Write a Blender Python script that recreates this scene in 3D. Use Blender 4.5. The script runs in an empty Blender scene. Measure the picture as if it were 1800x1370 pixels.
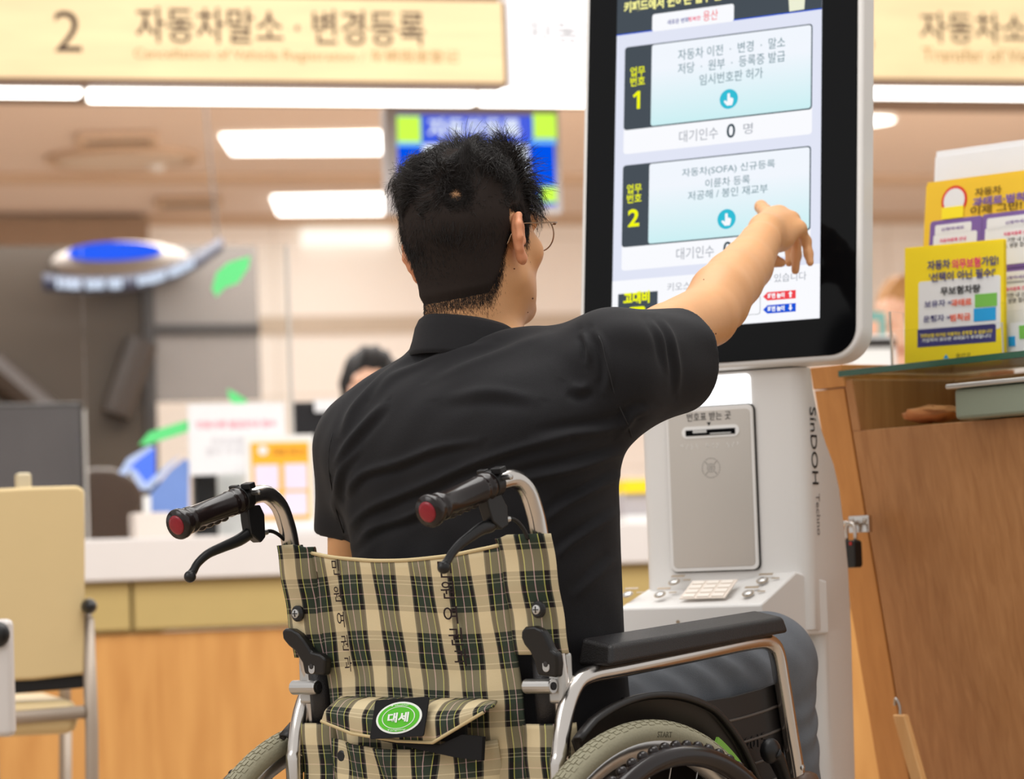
import bpy, bmesh, math, random
import numpy as np
from mathutils import Matrix, Vector
sc = bpy.context.scene
COL = sc.collection
rng = np.random.default_rng(7)
random.seed(7)

# ------------------------------------------------------------------ camera
F, CZ = 5600.0, 0.755                      # focal length in pixels of an 1800 px frame, eye height
ROLL, ELEV = math.radians(2.0), math.atan(325 / 5600.0)
cr, sr, ce, se = math.cos(ROLL), math.sin(ROLL), math.cos(ELEV), math.sin(ELEV)
cam_d = bpy.data.cameras.new('camera')
cam = bpy.data.objects.new('camera', cam_d)
COL.objects.link(cam)
cam_d.sensor_width = 36.0
cam_d.lens = F / 1800 * 36
cam_d.clip_end = 200
_r0, _u0, _f0 = Vector((1, 0, 0)), Vector((0, -se, ce)), Vector((0, ce, se))
_r, _u = _r0 * cr - _u0 * sr, _r0 * sr + _u0 * cr
cam.matrix_world = Matrix(((_r.x, _u.x, -_f0.x, 0), (_r.y, _u.y, -_f0.y, 0), (_r.z, _u.z, -_f0.z, CZ), (0, 0, 0, 1)))
cam_d.dof.use_dof = True
cam_d.dof.focus_distance = 4.05
cam_d.dof.aperture_fstop = 5.2
sc.camera = cam

# ------------------------------------------------------------------ view, world, added fill lights
sc.view_settings.view_transform = 'Standard'
sc.view_settings.look = 'None'
sc.view_settings.exposure = 0.0
sc.view_settings.gamma = 1.0
sc.view_settings.use_curve_mapping = False
wd = bpy.data.worlds.new('hall_light')
sc.world = wd
wd.use_nodes = True
wd.node_tree.nodes['Background'].inputs[0].default_value = (1.0, 0.975, 0.95, 1)
wd.node_tree.nodes['Background'].inputs[1].default_value = 0.75


def area(name, loc, target, size, size_y, power, color):
    l = bpy.data.lights.new(name, 'AREA')
    l.shape = 'RECTANGLE'
    l.size, l.size_y, l.energy, l.color = size, size_y, power, color
    o = bpy.data.objects.new(name, l)
    COL.objects.link(o)
    o.location = loc
    o.rotation_euler = (Vector(target) - Vector(loc)).to_track_quat('-Z', 'Y').to_euler()
    return o


area('lobby_top_fill', (0.1, 4.3, 3.3), (-0.1, 4.3, 0.8), 2.6, 1.8, 66, (1, 0.98, 0.95))  # unseen overhead light added for soft top light on the foreground
area('lobby_side_fill', (-2.6, 2.6, 2.8), (0, 4.3, 0.9), 1.6, 1.6, 34, (1, 0.98, 0.96))  # unseen light added from upper left for the foreground
area('hall_fill', (0.8, 6.4, 3.2), (0.2, 8.0, 0.8), 4.0, 1.4, 80, (1, 0.97, 0.93))  # unseen light added to brighten the counter
area('office_fill', (0.5, 13.0, 2.72), (0.3, 13.4, 0.0), 8.0, 5.0, 960, (1, 0.98, 0.95))  # large area light added to brighten the office beyond its ceiling panels

# ------------------------------------------------------------------ geometry helpers
def ray(px, py):
    u, v = px - 900, 685 - py
    u, v = u * cr + v * sr, -u * sr + v * cr
    d = np.array([u, F * ce - v * se, F * se + v * ce])
    return d / d[1]


def at(px, py, d):
    return np.array([0, 0, CZ]) + ray(px, py) * d


def proj(P):
    P = np.asarray(P, float)
    x, y, z = P[..., 0], P[..., 1], P[..., 2] - CZ
    fz, uz = y * ce + z * se, -y * se + z * ce
    u, v = x / fz * F, uz / fz * F
    return np.stack([900 + u * cr - v * sr, 685 - (u * sr + v * cr)], -1)


class Frame:
    """a floor-standing local frame: x to the right, y forward, z up; th = clockwise yaw in degrees"""
    def __init__(s, cx, cy, th, cz=0.0):
        t = math.radians(th)
        s.th = th
        s.c = np.array([cx, cy, cz], float)
        s.r = np.array([math.cos(t), -math.sin(t), 0])
        s.f = np.array([math.sin(t), math.cos(t), 0])
        s.u = np.array([0, 0, 1.0])

    def w(s, p):
        p = np.asarray(p, float)
        return s.c + p[..., 0:1] * s.r + p[..., 1:2] * s.f + p[..., 2:3] * s.u

    def l(s, w):
        d = np.asarray(w, float) - s.c
        return np.stack([d @ s.r, d @ s.f, d[..., 2]], -1)

    def hy(s, px, py, Y=0.0, tilt=0.0, z0=1.0):
        d, o = ray(px, py), np.array([0, 0, CZ])
        n = s.f - np.array([0, 0, tilt])
        c = s.c @ s.f + Y - tilt * z0
        return s.l(o + d * ((c - o @ n) / (d @ n)))

    def hx(s, px, py, X):
        d, o = ray(px, py), np.array([0, 0, CZ])
        return s.l(o + d * ((s.c @ s.r + X - o @ s.r) / (d @ s.r)))


INV = {}


def norm(v):
    v = np.asarray(v, float)
    return v / (np.linalg.norm(v) + 1e-12)


def thing(name, label, cat, fr=None, loc=None, group=None):
    o = bpy.data.objects.new(name, None)
    COL.objects.link(o)
    o.empty_display_size = 0.05
    if fr is not None:
        o.location = fr.c
        o.rotation_euler = (0, 0, -math.radians(fr.th))
        INV[o.name] = fr
    else:
        f = Frame(loc[0], loc[1], 0, loc[2])
        o.location = loc
        INV[o.name] = f
    o['label'], o['category'] = label, cat
    if group:
        o['group'] = group
    return o


def tag(o, label, cat, group=None, kind=None):
    o['label'], o['category'] = label, cat
    if group:
        o['group'] = group
    if kind:
        o['kind'] = kind
    return o


class MB:
    def __init__(s):
        s.v, s.f, s.m, s.uv = [], [], [], None

    def add(s, V, Fc, mi=0):
        b = len(s.v)
        s.v.extend([tuple(map(float, p)) for p in V])
        for f in Fc:
            s.f.append(tuple(int(i) + b for i in f))
            s.m.append(mi)

    def hexa(s, P, mi=0):
        s.add(P, [(0, 3, 2, 1), (4, 5, 6, 7), (0, 1, 5, 4), (1, 2, 6, 5), (2, 3, 7, 6), (3, 0, 4, 7)], mi)
        return s

    def box(s, lo, hi, mi=0):
        (a, b, c), (d, e, f) = lo, hi
        return s.hexa([(a, b, c), (d, b, c), (d, e, c), (a, e, c), (a, b, f), (d, b, f), (d, e, f), (a, e, f)], mi)

    def obox(s, o, ax, ay, az, mi=0):
        o, ax, ay, az = [np.asarray(q, float) for q in (o, ax, ay, az)]
        if np.cross(ax, ay) @ az < 0:
            ax, ay = ay, ax
        return s.hexa([o, o + ax, o + ax + ay, o + ay, o + az, o + ax + az, o + ax + ay + az, o + ay + az], mi)

    def prism(s, poly, vec, mi=0):
        """polygon of 3-D points swept along vec"""
        P = np.asarray(poly, float)
        n = len(P)
        vec = np.asarray(vec, float)
        nrm = sum(np.cross(P[i] - P[0], P[(i + 1) % n] - P[0]) for i in range(1, n))
        if nrm @ vec < 0:
            P = P[::-1]
        V = list(P) + list(P + vec)
        s.add(V, [tuple(range(n))[::-1], tuple(range(n, 2 * n))] + [(i, (i + 1) % n, n + (i + 1) % n, n + i) for i in range(n)], mi)
        return s

    def tube(s, pts, r, n=10, mi=0, sub=1, closed=False, sx=1.0):
        P = np.asarray(pts, float)
        R = np.full(len(P), r, float) if np.isscalar(r) else np.asarray(r, float)
        if sub > 1:
            P, R = smooth_path(P, R, sub, closed)
        m = len(P)
        T = np.gradient(P, axis=0)
        if closed:
            T = np.roll(P, -1, 0) - np.roll(P, 1, 0)
        T /= np.linalg.norm(T, axis=1)[:, None] + 1e-12
        ref = np.array([0, 0, 1.0]) if abs(T[0][2]) < .9 else np.array([1.0, 0, 0])
        N = np.cross(T[0], ref)
        N /= np.linalg.norm(N)
        V = []
        for i in range(m):
            N = N - T[i] * (N @ T[i])
            N /= np.linalg.norm(N)
            B = np.cross(T[i], N)
            for k in range(n):
                a = 2 * math.pi * k / n
                V.append(P[i] + R[i] * (math.cos(a) * N * sx + math.sin(a) * B))
        Fc = []
        for i in range(m if closed else m - 1):
            j = (i + 1) % m
            for k in range(n):
                l = (k + 1) % n
                Fc.append((i * n + k, i * n + l, j * n + l, j * n + k))
        if not closed:
            Fc.append(tuple(range(n))[::-1])
            Fc.append(tuple((m - 1) * n + k for k in range(n)))
        s.add(V, Fc, mi)
        return s

    def lathe(s, prof, o, ax, n=32, mi=0, closed=False, cap=True):
        """prof: (radius, height along ax)"""
        o, ax = np.asarray(o, float), norm(ax)
        ref = np.array([0, 0, 1.0]) if abs(ax[2]) < .9 else np.array([1.0, 0, 0])
        e1 = norm(np.cross(ref, ax))
        e2 = np.cross(ax, e1)
        m = len(prof)
        V = [o + ax * h + r * (math.cos(2 * math.pi * k / n) * e1 + math.sin(2 * math.pi * k / n) * e2) for r, h in prof for k in range(n)]
        Fc = []
        for i in range(m if closed else m - 1):
            j = (i + 1) % m
            for k in range(n):
                l = (k + 1) % n
                Fc.append((i * n + k, i * n + l, j * n + l, j * n + k))
        if not closed and cap:
            if prof[0][0] > 1e-6:
                Fc.append(tuple(range(n))[::-1])
            if prof[-1][0] > 1e-6:
                Fc.append(tuple((m - 1) * n + k for k in range(n)))
        s.add(V, Fc, mi)
        return s

    def ball(s, c, r, n=12, mi=0, rot=None):
        r = np.full(3, r, float) if np.isscalar(r) else np.asarray(r, float)
        V, Fc = [], []
        for i in range(n + 1):
            t = math.pi * i / n
            for k in range(2 * n):
                a = math.pi * k / n
                p = np.array([math.sin(t) * math.cos(a), math.sin(t) * math.sin(a), math.cos(t)]) * r
                V.append(np.asarray(c, float) + (p if rot is None else rot @ p))
        for i in range(n):
            for k in range(2 * n):
                l = (k + 1) % (2 * n)
                Fc.append((i * 2 * n + k, (i + 1) * 2 * n + k, (i + 1) * 2 * n + l, i * 2 * n + l))
        s.add(V, Fc, mi)
        return s

    def rrect(s, o, xd, yd, nd, w, h, r, t, mi=0, seg=6):
        """rounded rectangle centred at o, w along xd, h along yd, swept t along nd"""
        o, xd, yd, nd = [np.asarray(q, float) for q in (o, xd, yd, nd)]
        pts = []
        for cx, cy, a0 in ((w / 2 - r, h / 2 - r, 0), (-w / 2 + r, h / 2 - r, 90), (-w / 2 + r, -h / 2 + r, 180), (w / 2 - r, -h / 2 + r, 270)):
            for k in range(seg + 1):
                a = math.radians(a0 + 90 * k / seg)
                pts.append(o + xd * (cx + r * math.cos(a)) + yd * (cy + r * math.sin(a)))
        return s.prism(pts, nd * t, mi)

    def grid(s, P, UV=None, closed_u=False, mi=0):
        P = np.asarray(P, float)
        n, m = P.shape[:2]
        Fc = []
        base = len(s.v)
        if UV is not None and s.uv is None:
            s.uv = {}
        for i in range(n - 1):
            for j in range(m if closed_u else m - 1):
                j2 = (j + 1) % m
                Fc.append((i * m + j, i * m + j2, (i + 1) * m + j2, (i + 1) * m + j))
        s.add(P.reshape(-1, 3), Fc, mi)
        if UV is not None:
            for k, q in enumerate(np.asarray(UV).reshape(-1, 2)):
                s.uv[base + k] = (float(q[0]), float(q[1]))
        return s

    def build(s, name, mat, parent=None, world=None, bevel=0, seg=2, smooth=None, solid=0, subsurf=0, loc=None):
        """one mesh object. world=True: vertices are in world space"""
        V = np.array(s.v, float).reshape(-1, 3)
        if parent is not None:
            fr = INV[parent.name]
            if world:
                V = fr.l(V)
        elif loc is not None:
            V = V - np.asarray(loc, float)
        me = bpy.data.meshes.new(name)
        me.from_pydata(V.tolist(), [], s.f)
        mats = mat if isinstance(mat, (list, tuple)) else [mat]
        for q in mats:
            me.materials.append(q)
        if len(mats) > 1:
            me.polygons.foreach_set('material_index', s.m)
        if s.uv is not None:
            ul = me.uv_layers.new(name='UVMap')
            li = np.zeros(len(me.loops), int)
            me.loops.foreach_get('vertex_index', li)
            arr = np.array([s.uv.get(int(i), (0, 0)) for i in li], float).reshape(-1)
            ul.data.foreach_set('uv', arr)
        if smooth is None:
            smooth = bevel > 0 or subsurf > 0
        if smooth:
            me.polygons.foreach_set('use_smooth', [True] * len(me.polygons))
        me.validate()
        o = bpy.data.objects.new(name, me)
        COL.objects.link(o)
        if parent is not None:
            o.parent = parent
            INV[o.name] = INV[parent.name]
        elif loc is not None:
            o.location = loc
        if solid:
            md = o.modifiers.new('solid', 'SOLIDIFY')
            md.thickness, md.offset = solid, 0
        if subsurf:
            md = o.modifiers.new('sub', 'SUBSURF')
            md.levels = md.render_levels = subsurf
        if bevel:
            md = o.modifiers.new('bevel', 'BEVEL')
            md.width, md.segments, md.limit_method, md.angle_limit = bevel, seg, 'ANGLE', math.radians(35)
            md.harden_normals = True
        return o


def smooth_path(P, R, sub, closed=False):
    n = len(P)
    out, ro = [], []
    for i in range(n if closed else n - 1):
        if closed:
            p0, p1, p2, p3 = P[(i - 1) % n], P[i], P[(i + 1) % n], P[(i + 2) % n]
        else:
            p1, p2 = P[i], P[i + 1]
            p0 = P[i - 1] if i > 0 else 2 * p1 - p2
            p3 = P[i + 2] if i + 2 < n else 2 * p2 - p1
        r1, r2 = R[i], R[(i + 1) % n]
        for k in range(sub):
            t = k / sub
            out.append(.5 * (2 * p1 + (p2 - p0) * t + (2 * p0 - 5 * p1 + 4 * p2 - p3) * t * t + (3 * p1 - p0 - 3 * p2 + p3) * t ** 3))
            ro.append(r1 + (r2 - r1) * t)
    if not closed:
        out.append(P[-1])
        ro.append(R[-1])
    return np.array(out), np.array(ro)


def text(s, parent, mat, O, xd, yd, h=None, w=None, bold=0.0, name='lettering', world=False, off=0.0006, ext=0.0, align='C', space=1.0, label=None):
    """writing as a flat or raised mesh; h / w fit its height or width in metres; O = its centre (or left / right end)"""
    cu = bpy.data.curves.new(name, 'FONT')
    cu.body = s
    cu.size = 1.0
    cu.resolution_u = 3
    cu.offset = bold
    cu.space_line = 1.05 * space
    cu.align_x = 'CENTER' if align == 'C' else 'LEFT'
    cu.extrude = ext
    ob = bpy.data.objects.new(name, cu)
    COL.objects.link(ob)
    me = bpy.data.meshes.new_from_object(ob.evaluated_get(bpy.context.evaluated_depsgraph_get()))
    bpy.data.objects.remove(ob)
    bpy.data.curves.remove(cu)
    V = np.zeros(len(me.vertices) * 3)
    me.vertices.foreach_get('co', V)
    V = V.reshape(-1, 3)
    lo, hi = V.min(0), V.max(0)
    sx = sy = None
    if h:
        sy = h / (hi[1] - lo[1])
    if w:
        sx = w / (hi[0] - lo[0])
    sx = sx or sy
    sy = sy or sx
    O, xd, yd = [np.asarray(q, float) for q in (O, xd, yd)]
    nd = np.cross(xd, yd)
    cx = (lo[0] + hi[0]) / 2 if align == 'C' else (lo[0] if align == 'L' else hi[0])
    cy = (lo[1] + hi[1]) / 2
    zscale = 0.0 if not ext else 1.0
    W = O + (V[:, 0:1] - cx) * sx * xd + (V[:, 1:2] - cy) * sy * yd + (off + (V[:, 2:3] / max(ext, 1e-9)) * zscale * ext) * nd
    if world and parent is not None:
        W = INV[parent.name].l(W)
    me.vertices.foreach_set('co', W.reshape(-1))
    me.materials.clear()
    me.materials.append(mat)
    me.name = name
    me.update()
    o = bpy.data.objects.new(name, me)
    COL.objects.link(o)
    if parent is not None:
        o.parent = parent
        INV[o.name] = INV[parent.name]
    return o


# ------------------------------------------------------------------ materials
def lin(c):
    return tuple(((x / 255) / 12.92 if x / 255 <= .04045 else ((x / 255 + .055) / 1.055) ** 2.4) for x in c)


def mat(name, rgb, rough=0.5, metal=0.0, var=0.06, vscale=12.0, bump=0.0, bscale=300.0, emit=None, estr=0.0, trans=0.0, ior=1.45, sss=0.0, coat=0.0, sheen=0.0, aniso=None, spec=None):
    m = bpy.data.materials.new(name)
    m.use_nodes = True
    nt = m.node_tree
    b = nt.nodes['Principled BSDF']
    c = lin(rgb)
    b.inputs['Roughness'].default_value = rough
    b.inputs['Metallic'].default_value = metal
    b.inputs['IOR'].default_value = ior
    b.inputs['Transmission Weight'].default_value = trans
    b.inputs['Coat Weight'].default_value = coat
    b.inputs['Sheen Weight'].default_value = sheen
    if spec is not None:
        b.inputs['Specular IOR Level'].default_value = spec
    if sss:
        b.inputs['Subsurface Weight'].default_value = sss
        b.inputs['Subsurface Radius'].default_value = (.012, .005, .003)
        b.inputs['Subsurface Scale'].default_value = 1.0
    tc = nt.nodes.new('ShaderNodeTexCoord')
    nz = nt.nodes.new('ShaderNodeTexNoise')
    nz.inputs['Scale'].default_value = vscale
    nz.inputs['Detail'].default_value = 3
    if aniso:
        mp = nt.nodes.new('ShaderNodeMapping')
        mp.inputs['Scale'].default_value = aniso
        nt.links.new(tc.outputs['Object'], mp.inputs[0])
        nt.links.new(mp.outputs[0], nz.inputs['Vector'])
    else:
        nt.links.new(tc.outputs['Object'], nz.inputs['Vector'])
    mx = nt.nodes.new('ShaderNodeMix')
    mx.data_type = 'RGBA'
    mx.inputs['A'].default_value = tuple(x * (1 - var) for x in c) + (1,)
    mx.inputs['B'].default_value = tuple(min(1, x * (1 + var)) for x in c) + (1,)
    nt.links.new(nz.outputs['Fac'], mx.inputs['Factor'])
    nt.links.new(mx.outputs['Result'], b.inputs['Base Color'])
    if bump:
        n2 = nt.nodes.new('ShaderNodeTexNoise')
        n2.inputs['Scale'].default_value = bscale
        n2.inputs['Detail'].default_value = 2
        nt.links.new(tc.outputs['Object'], n2.inputs['Vector'])
        bp = nt.nodes.new('ShaderNodeBump')
        bp.inputs['Strength'].default_value = bump
        bp.inputs['Distance'].default_value = 0.002
        nt.links.new(n2.outputs['Fac'], bp.inputs['Height'])
        nt.links.new(bp.outputs['Normal'], b.inputs['Normal'])
    if emit is not None:
        b.inputs['Emission Color'].default_value = lin(emit) + (1,)
        b.inputs['Emission Strength'].default_value = estr
    return m


def glow(name, rgb, s=1.0):
    """a lit surface: lamp diffuser, display pixels or the painted wall reflection"""
    m = bpy.data.materials.new(name)
    m.use_nodes = True
    nt = m.node_tree
    nt.nodes.remove(nt.nodes['Principled BSDF'])
    e = nt.nodes.new('ShaderNodeEmission')
    e.inputs[0].default_value = lin(rgb) + (1,)
    e.inputs[1].default_value = s
    nt.links.new(e.outputs[0], nt.nodes['Material Output'].inputs[0])
    return m


def wood(name, a, b, scale=(14, 14, 1.2), rough=.45):
    m = mat(name, a, rough, var=0, bump=.08, bscale=120)
    nt = m.node_tree
    p = nt.nodes['Principled BSDF']
    tc = nt.nodes.new('ShaderNodeTexCoord')
    mp = nt.nodes.new('ShaderNodeMapping')
    mp.inputs['Scale'].default_value = scale
    nz = nt.nodes.new('ShaderNodeTexNoise')
    nz.inputs['Scale'].default_value = 3.0
    nz.inputs['Detail'].default_value = 6
    nz.inputs['Distortion'].default_value = .6
    rp = nt.nodes.new('ShaderNodeValToRGB')
    rp.color_ramp.elements[0].position, rp.color_ramp.elements[1].position = .3, .7
    rp.color_ramp.elements[0].color, rp.color_ramp.elements[1].color = lin(b) + (1,), lin(a) + (1,)
    nt.links.new(tc.outputs['Object'], mp.inputs[0])
    nt.links.new(mp.outputs[0], nz.inputs['Vector'])
    nt.links.new(nz.outputs['Fac'], rp.inputs[0])
    nt.links.new(rp.outputs[0], p.inputs['Base Color'])
    return m


M = {}
M['white'] = mat('white_plastic', (232, 232, 230), .35, var=.02)
M['white_paper'] = mat('white_paper', (228, 228, 230), .8, var=.02)
M['black'] = mat('black_plastic', (22, 21, 22), .38, var=.1, bump=.1, bscale=900)
M['black_gloss'] = mat('black_gloss', (10, 11, 13), .08, var=.05, spec=.03)
M['black_soft'] = mat('black_vinyl', (34, 32, 33), .38, var=.12, bump=.35, bscale=700)
M['chrome'] = mat('polished_steel', (205, 200, 195), .16, 1.0, var=.04)
M['alu'] = mat('brushed_aluminium', (200, 198, 195), .32, 1.0, var=.05)
M['ink'] = mat('black_ink', (28, 26, 28), .7, var=.05)
M['steel_panel'] = mat('satin_metal_panel', (196, 190, 182), .38, .55, var=.05, vscale=6)
# ------------------------------------------------------------------ sculpting by distance fields
def sm_min(a, b, k):
    h = np.clip(.5 + .5 * (b - a) / k, 0, 1)
    return b + (a - b) * h - k * h * (1 - h)


class Field:
    def __init__(s):
        s.it = []

    def cone(s, a, b, ra, rb, k=.015, op='u'):
        a, b = np.asarray(a, float), np.asarray(b, float)

        def f(P):
            ba = b - a
            l2 = ba @ ba
            rr = ra - rb
            a2 = l2 - rr * rr
            il2 = 1 / l2
            pa = P - a
            y = pa @ ba
            z = y - l2
            xx = pa * l2 - y[:, None] * ba
            x2 = (xx * xx).sum(1)
            y2 = y * y * l2
            z2 = z * z * l2
            kk = np.sign(rr) * rr * rr * x2
            d = (np.sqrt(x2 * a2 * il2) + y * rr) * il2 - ra
            c1 = np.sign(z) * a2 * z2 > kk
            c2 = (np.sign(y) * a2 * y2 < kk) & ~c1
            d = np.where(c1, np.sqrt(x2 + z2) * il2 - rb, d)
            return np.where(c2, np.sqrt(x2 + y2) * il2 - ra, d)
        s.it.append((op, f, (a + b) / 2, np.linalg.norm(a - b) / 2 + max(ra, rb), k))
        return s

    def ell(s, c, r, R=None, k=.015, op='u'):
        c, r = np.asarray(c, float), np.asarray(r, float)

        def f(P):
            q = P - c
            if R is not None:
                q = q @ R
            k0 = np.sqrt(((q / r) ** 2).sum(1))
            k1 = np.sqrt(((q / (r * r)) ** 2).sum(1))
            return np.where(k0 < 1e-6, -r.min(), k0 * (k0 - 1) / np.maximum(k1, 1e-9))
        s.it.append((op, f, c, r.max(), k))
        return s

    def loft(s, rows, k=.02, op='u', pw=2.3):
        """rows: z, cx, cy, half width, half depth"""
        R = np.asarray(rows, float)
        zz = np.linspace(R[0, 0], R[-1, 0], 80)
        tab = np.stack([np.interp(zz, R[:, 0], R[:, i]) for i in range(1, 5)], 1)
        for _ in range(6):
            tab[1:-1] = (tab[:-2] + 2 * tab[1:-1] + tab[2:]) / 4

        def f(P):
            z = P[:, 2]
            cx, cy, a, b = [np.interp(z, zz, tab[:, i]) for i in range(4)]
            x, y = np.abs(P[:, 0] - cx) / a, np.abs(P[:, 1] - cy) / b
            g = (x ** pw + y ** pw) ** (1 / pw)
            d = (g - 1) * np.minimum(a, b) * .9
            dz = np.maximum(zz[0] - z, z - zz[-1])
            return np.maximum(d, dz)
        c = np.array([R[:, 1].mean(), R[:, 2].mean(), (zz[0] + zz[-1]) / 2])
        s.it.append((op, f, c, math.hypot((zz[-1] - zz[0]) / 2, R[:, 3].max() * 1.3), k))
        return s

    def half(s, p, n, k=.004, op='i'):
        """keeps the side the normal points away from"""
        p, n = np.asarray(p, float), norm(n)
        s.it.append((op, lambda P: (P - p) @ n, None, 0, k))
        return s

    def ev(s, P, items):
        d = np.full(len(P), 1.0)
        for op, f, c, r, k in items:
            e = f(P)
            if op == 'u':
                d = sm_min(d, e, k)
            elif op == 's':
                d = -sm_min(-d, e, k)
            else:
                d = -sm_min(-d, -e, k)
        return d

    def mesh(s, h, B=20):
        us = [q for q in s.it if q[0] == 'u']
        lo = np.min([q[2] - q[3] for q in us], 0) - 3 * h
        hi = np.max([q[2] + q[3] for q in us], 0) + 3 * h
        n = np.ceil((hi - lo) / h / B).astype(int)
        N = n * B + 2
        rad = B * h * .87
        g = np.arange(B + 1)
        gi = np.stack(np.meshgrid(g, g, g, indexing='ij'), -1).reshape(-1, 3)
        cid, cp, quads = [], [], []
        E = [((0, 0, 0), a) for a in range(3)]
        corners = np.array([(i, j, k) for i in (0, 1) for j in (0, 1) for k in (0, 1)])
        edges = [(a, b) for a in range(8) for b in range(a + 1, 8) if np.abs(corners[a] - corners[b]).sum() == 1]

        def key(ijk):
            return (ijk[..., 0] * N[1] + ijk[..., 1]) * N[2] + ijk[..., 2]
        for bi in range(n[0]):
            for bj in range(n[1]):
                for bk in range(n[2]):
                    base = np.array([bi, bj, bk]) * B
                    c = lo + (base + B / 2) * h
                    items = [q for q in s.it if q[2] is None or np.linalg.norm(q[2] - c) < q[3] + rad + q[4] + .02]
                    if not any(q[0] == 'u' for q in items):
                        continue
                    dc = s.ev(c[None], items)[0]
                    if abs(dc) > rad * 1.6 + .012:
                        continue
                    D = s.ev(lo + (base + gi) * h, items).reshape(B + 1, B + 1, B + 1)
                    S = D < 0
                    if S.all() or not S.any():
                        continue
                    cnt = sum(S[i:B + i, j:B + j, k:B + k].astype(int) for i, j, k in corners)
                    act = np.argwhere((cnt > 0) & (cnt < 8))
                    if not len(act):
                        continue
                    dv = np.stack([D[act[:, 0] + i, act[:, 1] + j, act[:, 2] + k] for i, j, k in corners], 1)
                    acc = np.zeros((len(act), 3))
                    w = np.zeros(len(act))
                    for a, b in edges:
                        x = (dv[:, a] < 0) != (dv[:, b] < 0)
                        t = np.where(x, dv[:, a] / np.where(x, dv[:, a] - dv[:, b], 1), 0)
                        p = corners[a] + t[:, None] * (corners[b] - corners[a])
                        acc += p * x[:, None]
                        w += x
                    cid.append(key(act + base))
                    cp.append(lo + (act + base + acc / w[:, None]) * h)
                    for ax in range(3):
                        sl = [slice(0, B)] * 3
                        s2 = [slice(0, B)] * 3
                        s2[ax] = slice(1, B + 1)
                        x = np.argwhere(S[tuple(sl)] != S[tuple(s2)])
                        if not len(x):
                            continue
                        ins = S[x[:, 0], x[:, 1], x[:, 2]]
                        g0 = x + base
                        u, v = (ax + 1) % 3, (ax + 2) % 3
                        eu, evv = np.eye(3, dtype=int)[u], np.eye(3, dtype=int)[v]
                        q = np.stack([key(g0 - eu - evv), key(g0 - evv), key(g0), key(g0 - eu)], 1)
                        q[~ins] = q[~ins][:, ::-1]
                        quads.append(q)
        cid, cp, quads = np.concatenate(cid), np.concatenate(cp), np.concatenate(quads)
        o = np.argsort(cid)
        cid, cp = cid[o], cp[o]
        ix = np.clip(np.searchsorted(cid, quads), 0, len(cid) - 1)
        ok = (cid[ix] == quads).all(1)
        return cp, ix[ok]


def vnormals(V, Q):
    fn = np.cross(V[Q[:, 2]] - V[Q[:, 0]], V[Q[:, 3]] - V[Q[:, 1]])
    N = np.zeros_like(V)
    for k in range(4):
        np.add.at(N, Q[:, k], fn)
    return N / (np.linalg.norm(N, axis=1)[:, None] + 1e-12)


def relax(V, Q, it=1, w=.5):
    for _ in range(it):
        A = np.zeros_like(V)
        c = np.zeros(len(V))
        for k in range(4):
            for j in ((k + 1) % 4, (k + 3) % 4):
                np.add.at(A, Q[:, k], V[Q[:, j]])
                np.add.at(c, Q[:, k], 1)
        V = V * (1 - w) + w * A / np.maximum(c, 1)[:, None]
    return V


def raw_mesh(name, V, Q, mat_, parent=None, smooth=True, face_mat=None):
    me = bpy.data.meshes.new(name)
    V, Q = np.ascontiguousarray(V, dtype=np.float32), np.ascontiguousarray(Q, dtype=np.int32)
    k = Q.shape[1]
    me.vertices.add(len(V))
    me.vertices.foreach_set('co', V.reshape(-1))
    me.loops.add(Q.size)
    me.loops.foreach_set('vertex_index', Q.reshape(-1))
    me.polygons.add(len(Q))
    me.polygons.foreach_set('loop_start', np.arange(0, Q.size, k, dtype=np.int32))
    for q in (mat_ if isinstance(mat_, (list, tuple)) else [mat_]):
        me.materials.append(q)
    if face_mat is not None:
        me.polygons.foreach_set('material_index', np.asarray(face_mat, dtype=np.int32))
    me.polygons.foreach_set('use_smooth', np.full(len(Q), smooth))
    me.update(calc_edges=True)
    me.validate()
    o = bpy.data.objects.new(name, me)
    COL.objects.link(o)
    if parent is not None:
        o.parent = parent
        INV[o.name] = INV[parent.name]
    return o


def strands(root, d0, d1, length, r0, K=6, curl=None):
    """tapered 3-sided hairs: start at root along d0, bend towards d1"""
    n = len(root)
    P = [root]
    step = length / (K - 1)
    for k in range(1, K):
        t = k / (K - 1)
        d = d0 * (1 - t) + d1 * t
        if curl is not None:
            d = d + curl * math.sin(t * 5.0)
        d /= np.linalg.norm(d, axis=1)[:, None] + 1e-9
        P.append(P[-1] + d * step[:, None])
    P = np.stack(P, 1)
    T = np.gradient(P, axis=1)
    T /= np.linalg.norm(T, axis=2)[..., None] + 1e-9
    ref = rng.normal(size=(n, 1, 3))
    A = np.cross(T, np.broadcast_to(ref, T.shape))
    A /= np.linalg.norm(A, axis=2)[..., None] + 1e-9
    Bv = np.cross(T, A)
    tap = r0 * np.linspace(1, .25, K)
    V = np.stack([P + tap[None, :, None] * (math.cos(a) * A + math.sin(a) * Bv) for a in (0, 2.094, 4.189)], 2)
    idx = np.arange(n * K * 3).reshape(n, K, 3)
    Q = []
    for a in range(3):
        b = (a + 1) % 3
        Q.append(np.stack([idx[:, :-1, a], idx[:, :-1, b], idx[:, 1:, b], idx[:, 1:, a]], -1).reshape(-1, 4))
    return V.reshape(-1, 3), np.concatenate(Q)


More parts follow.
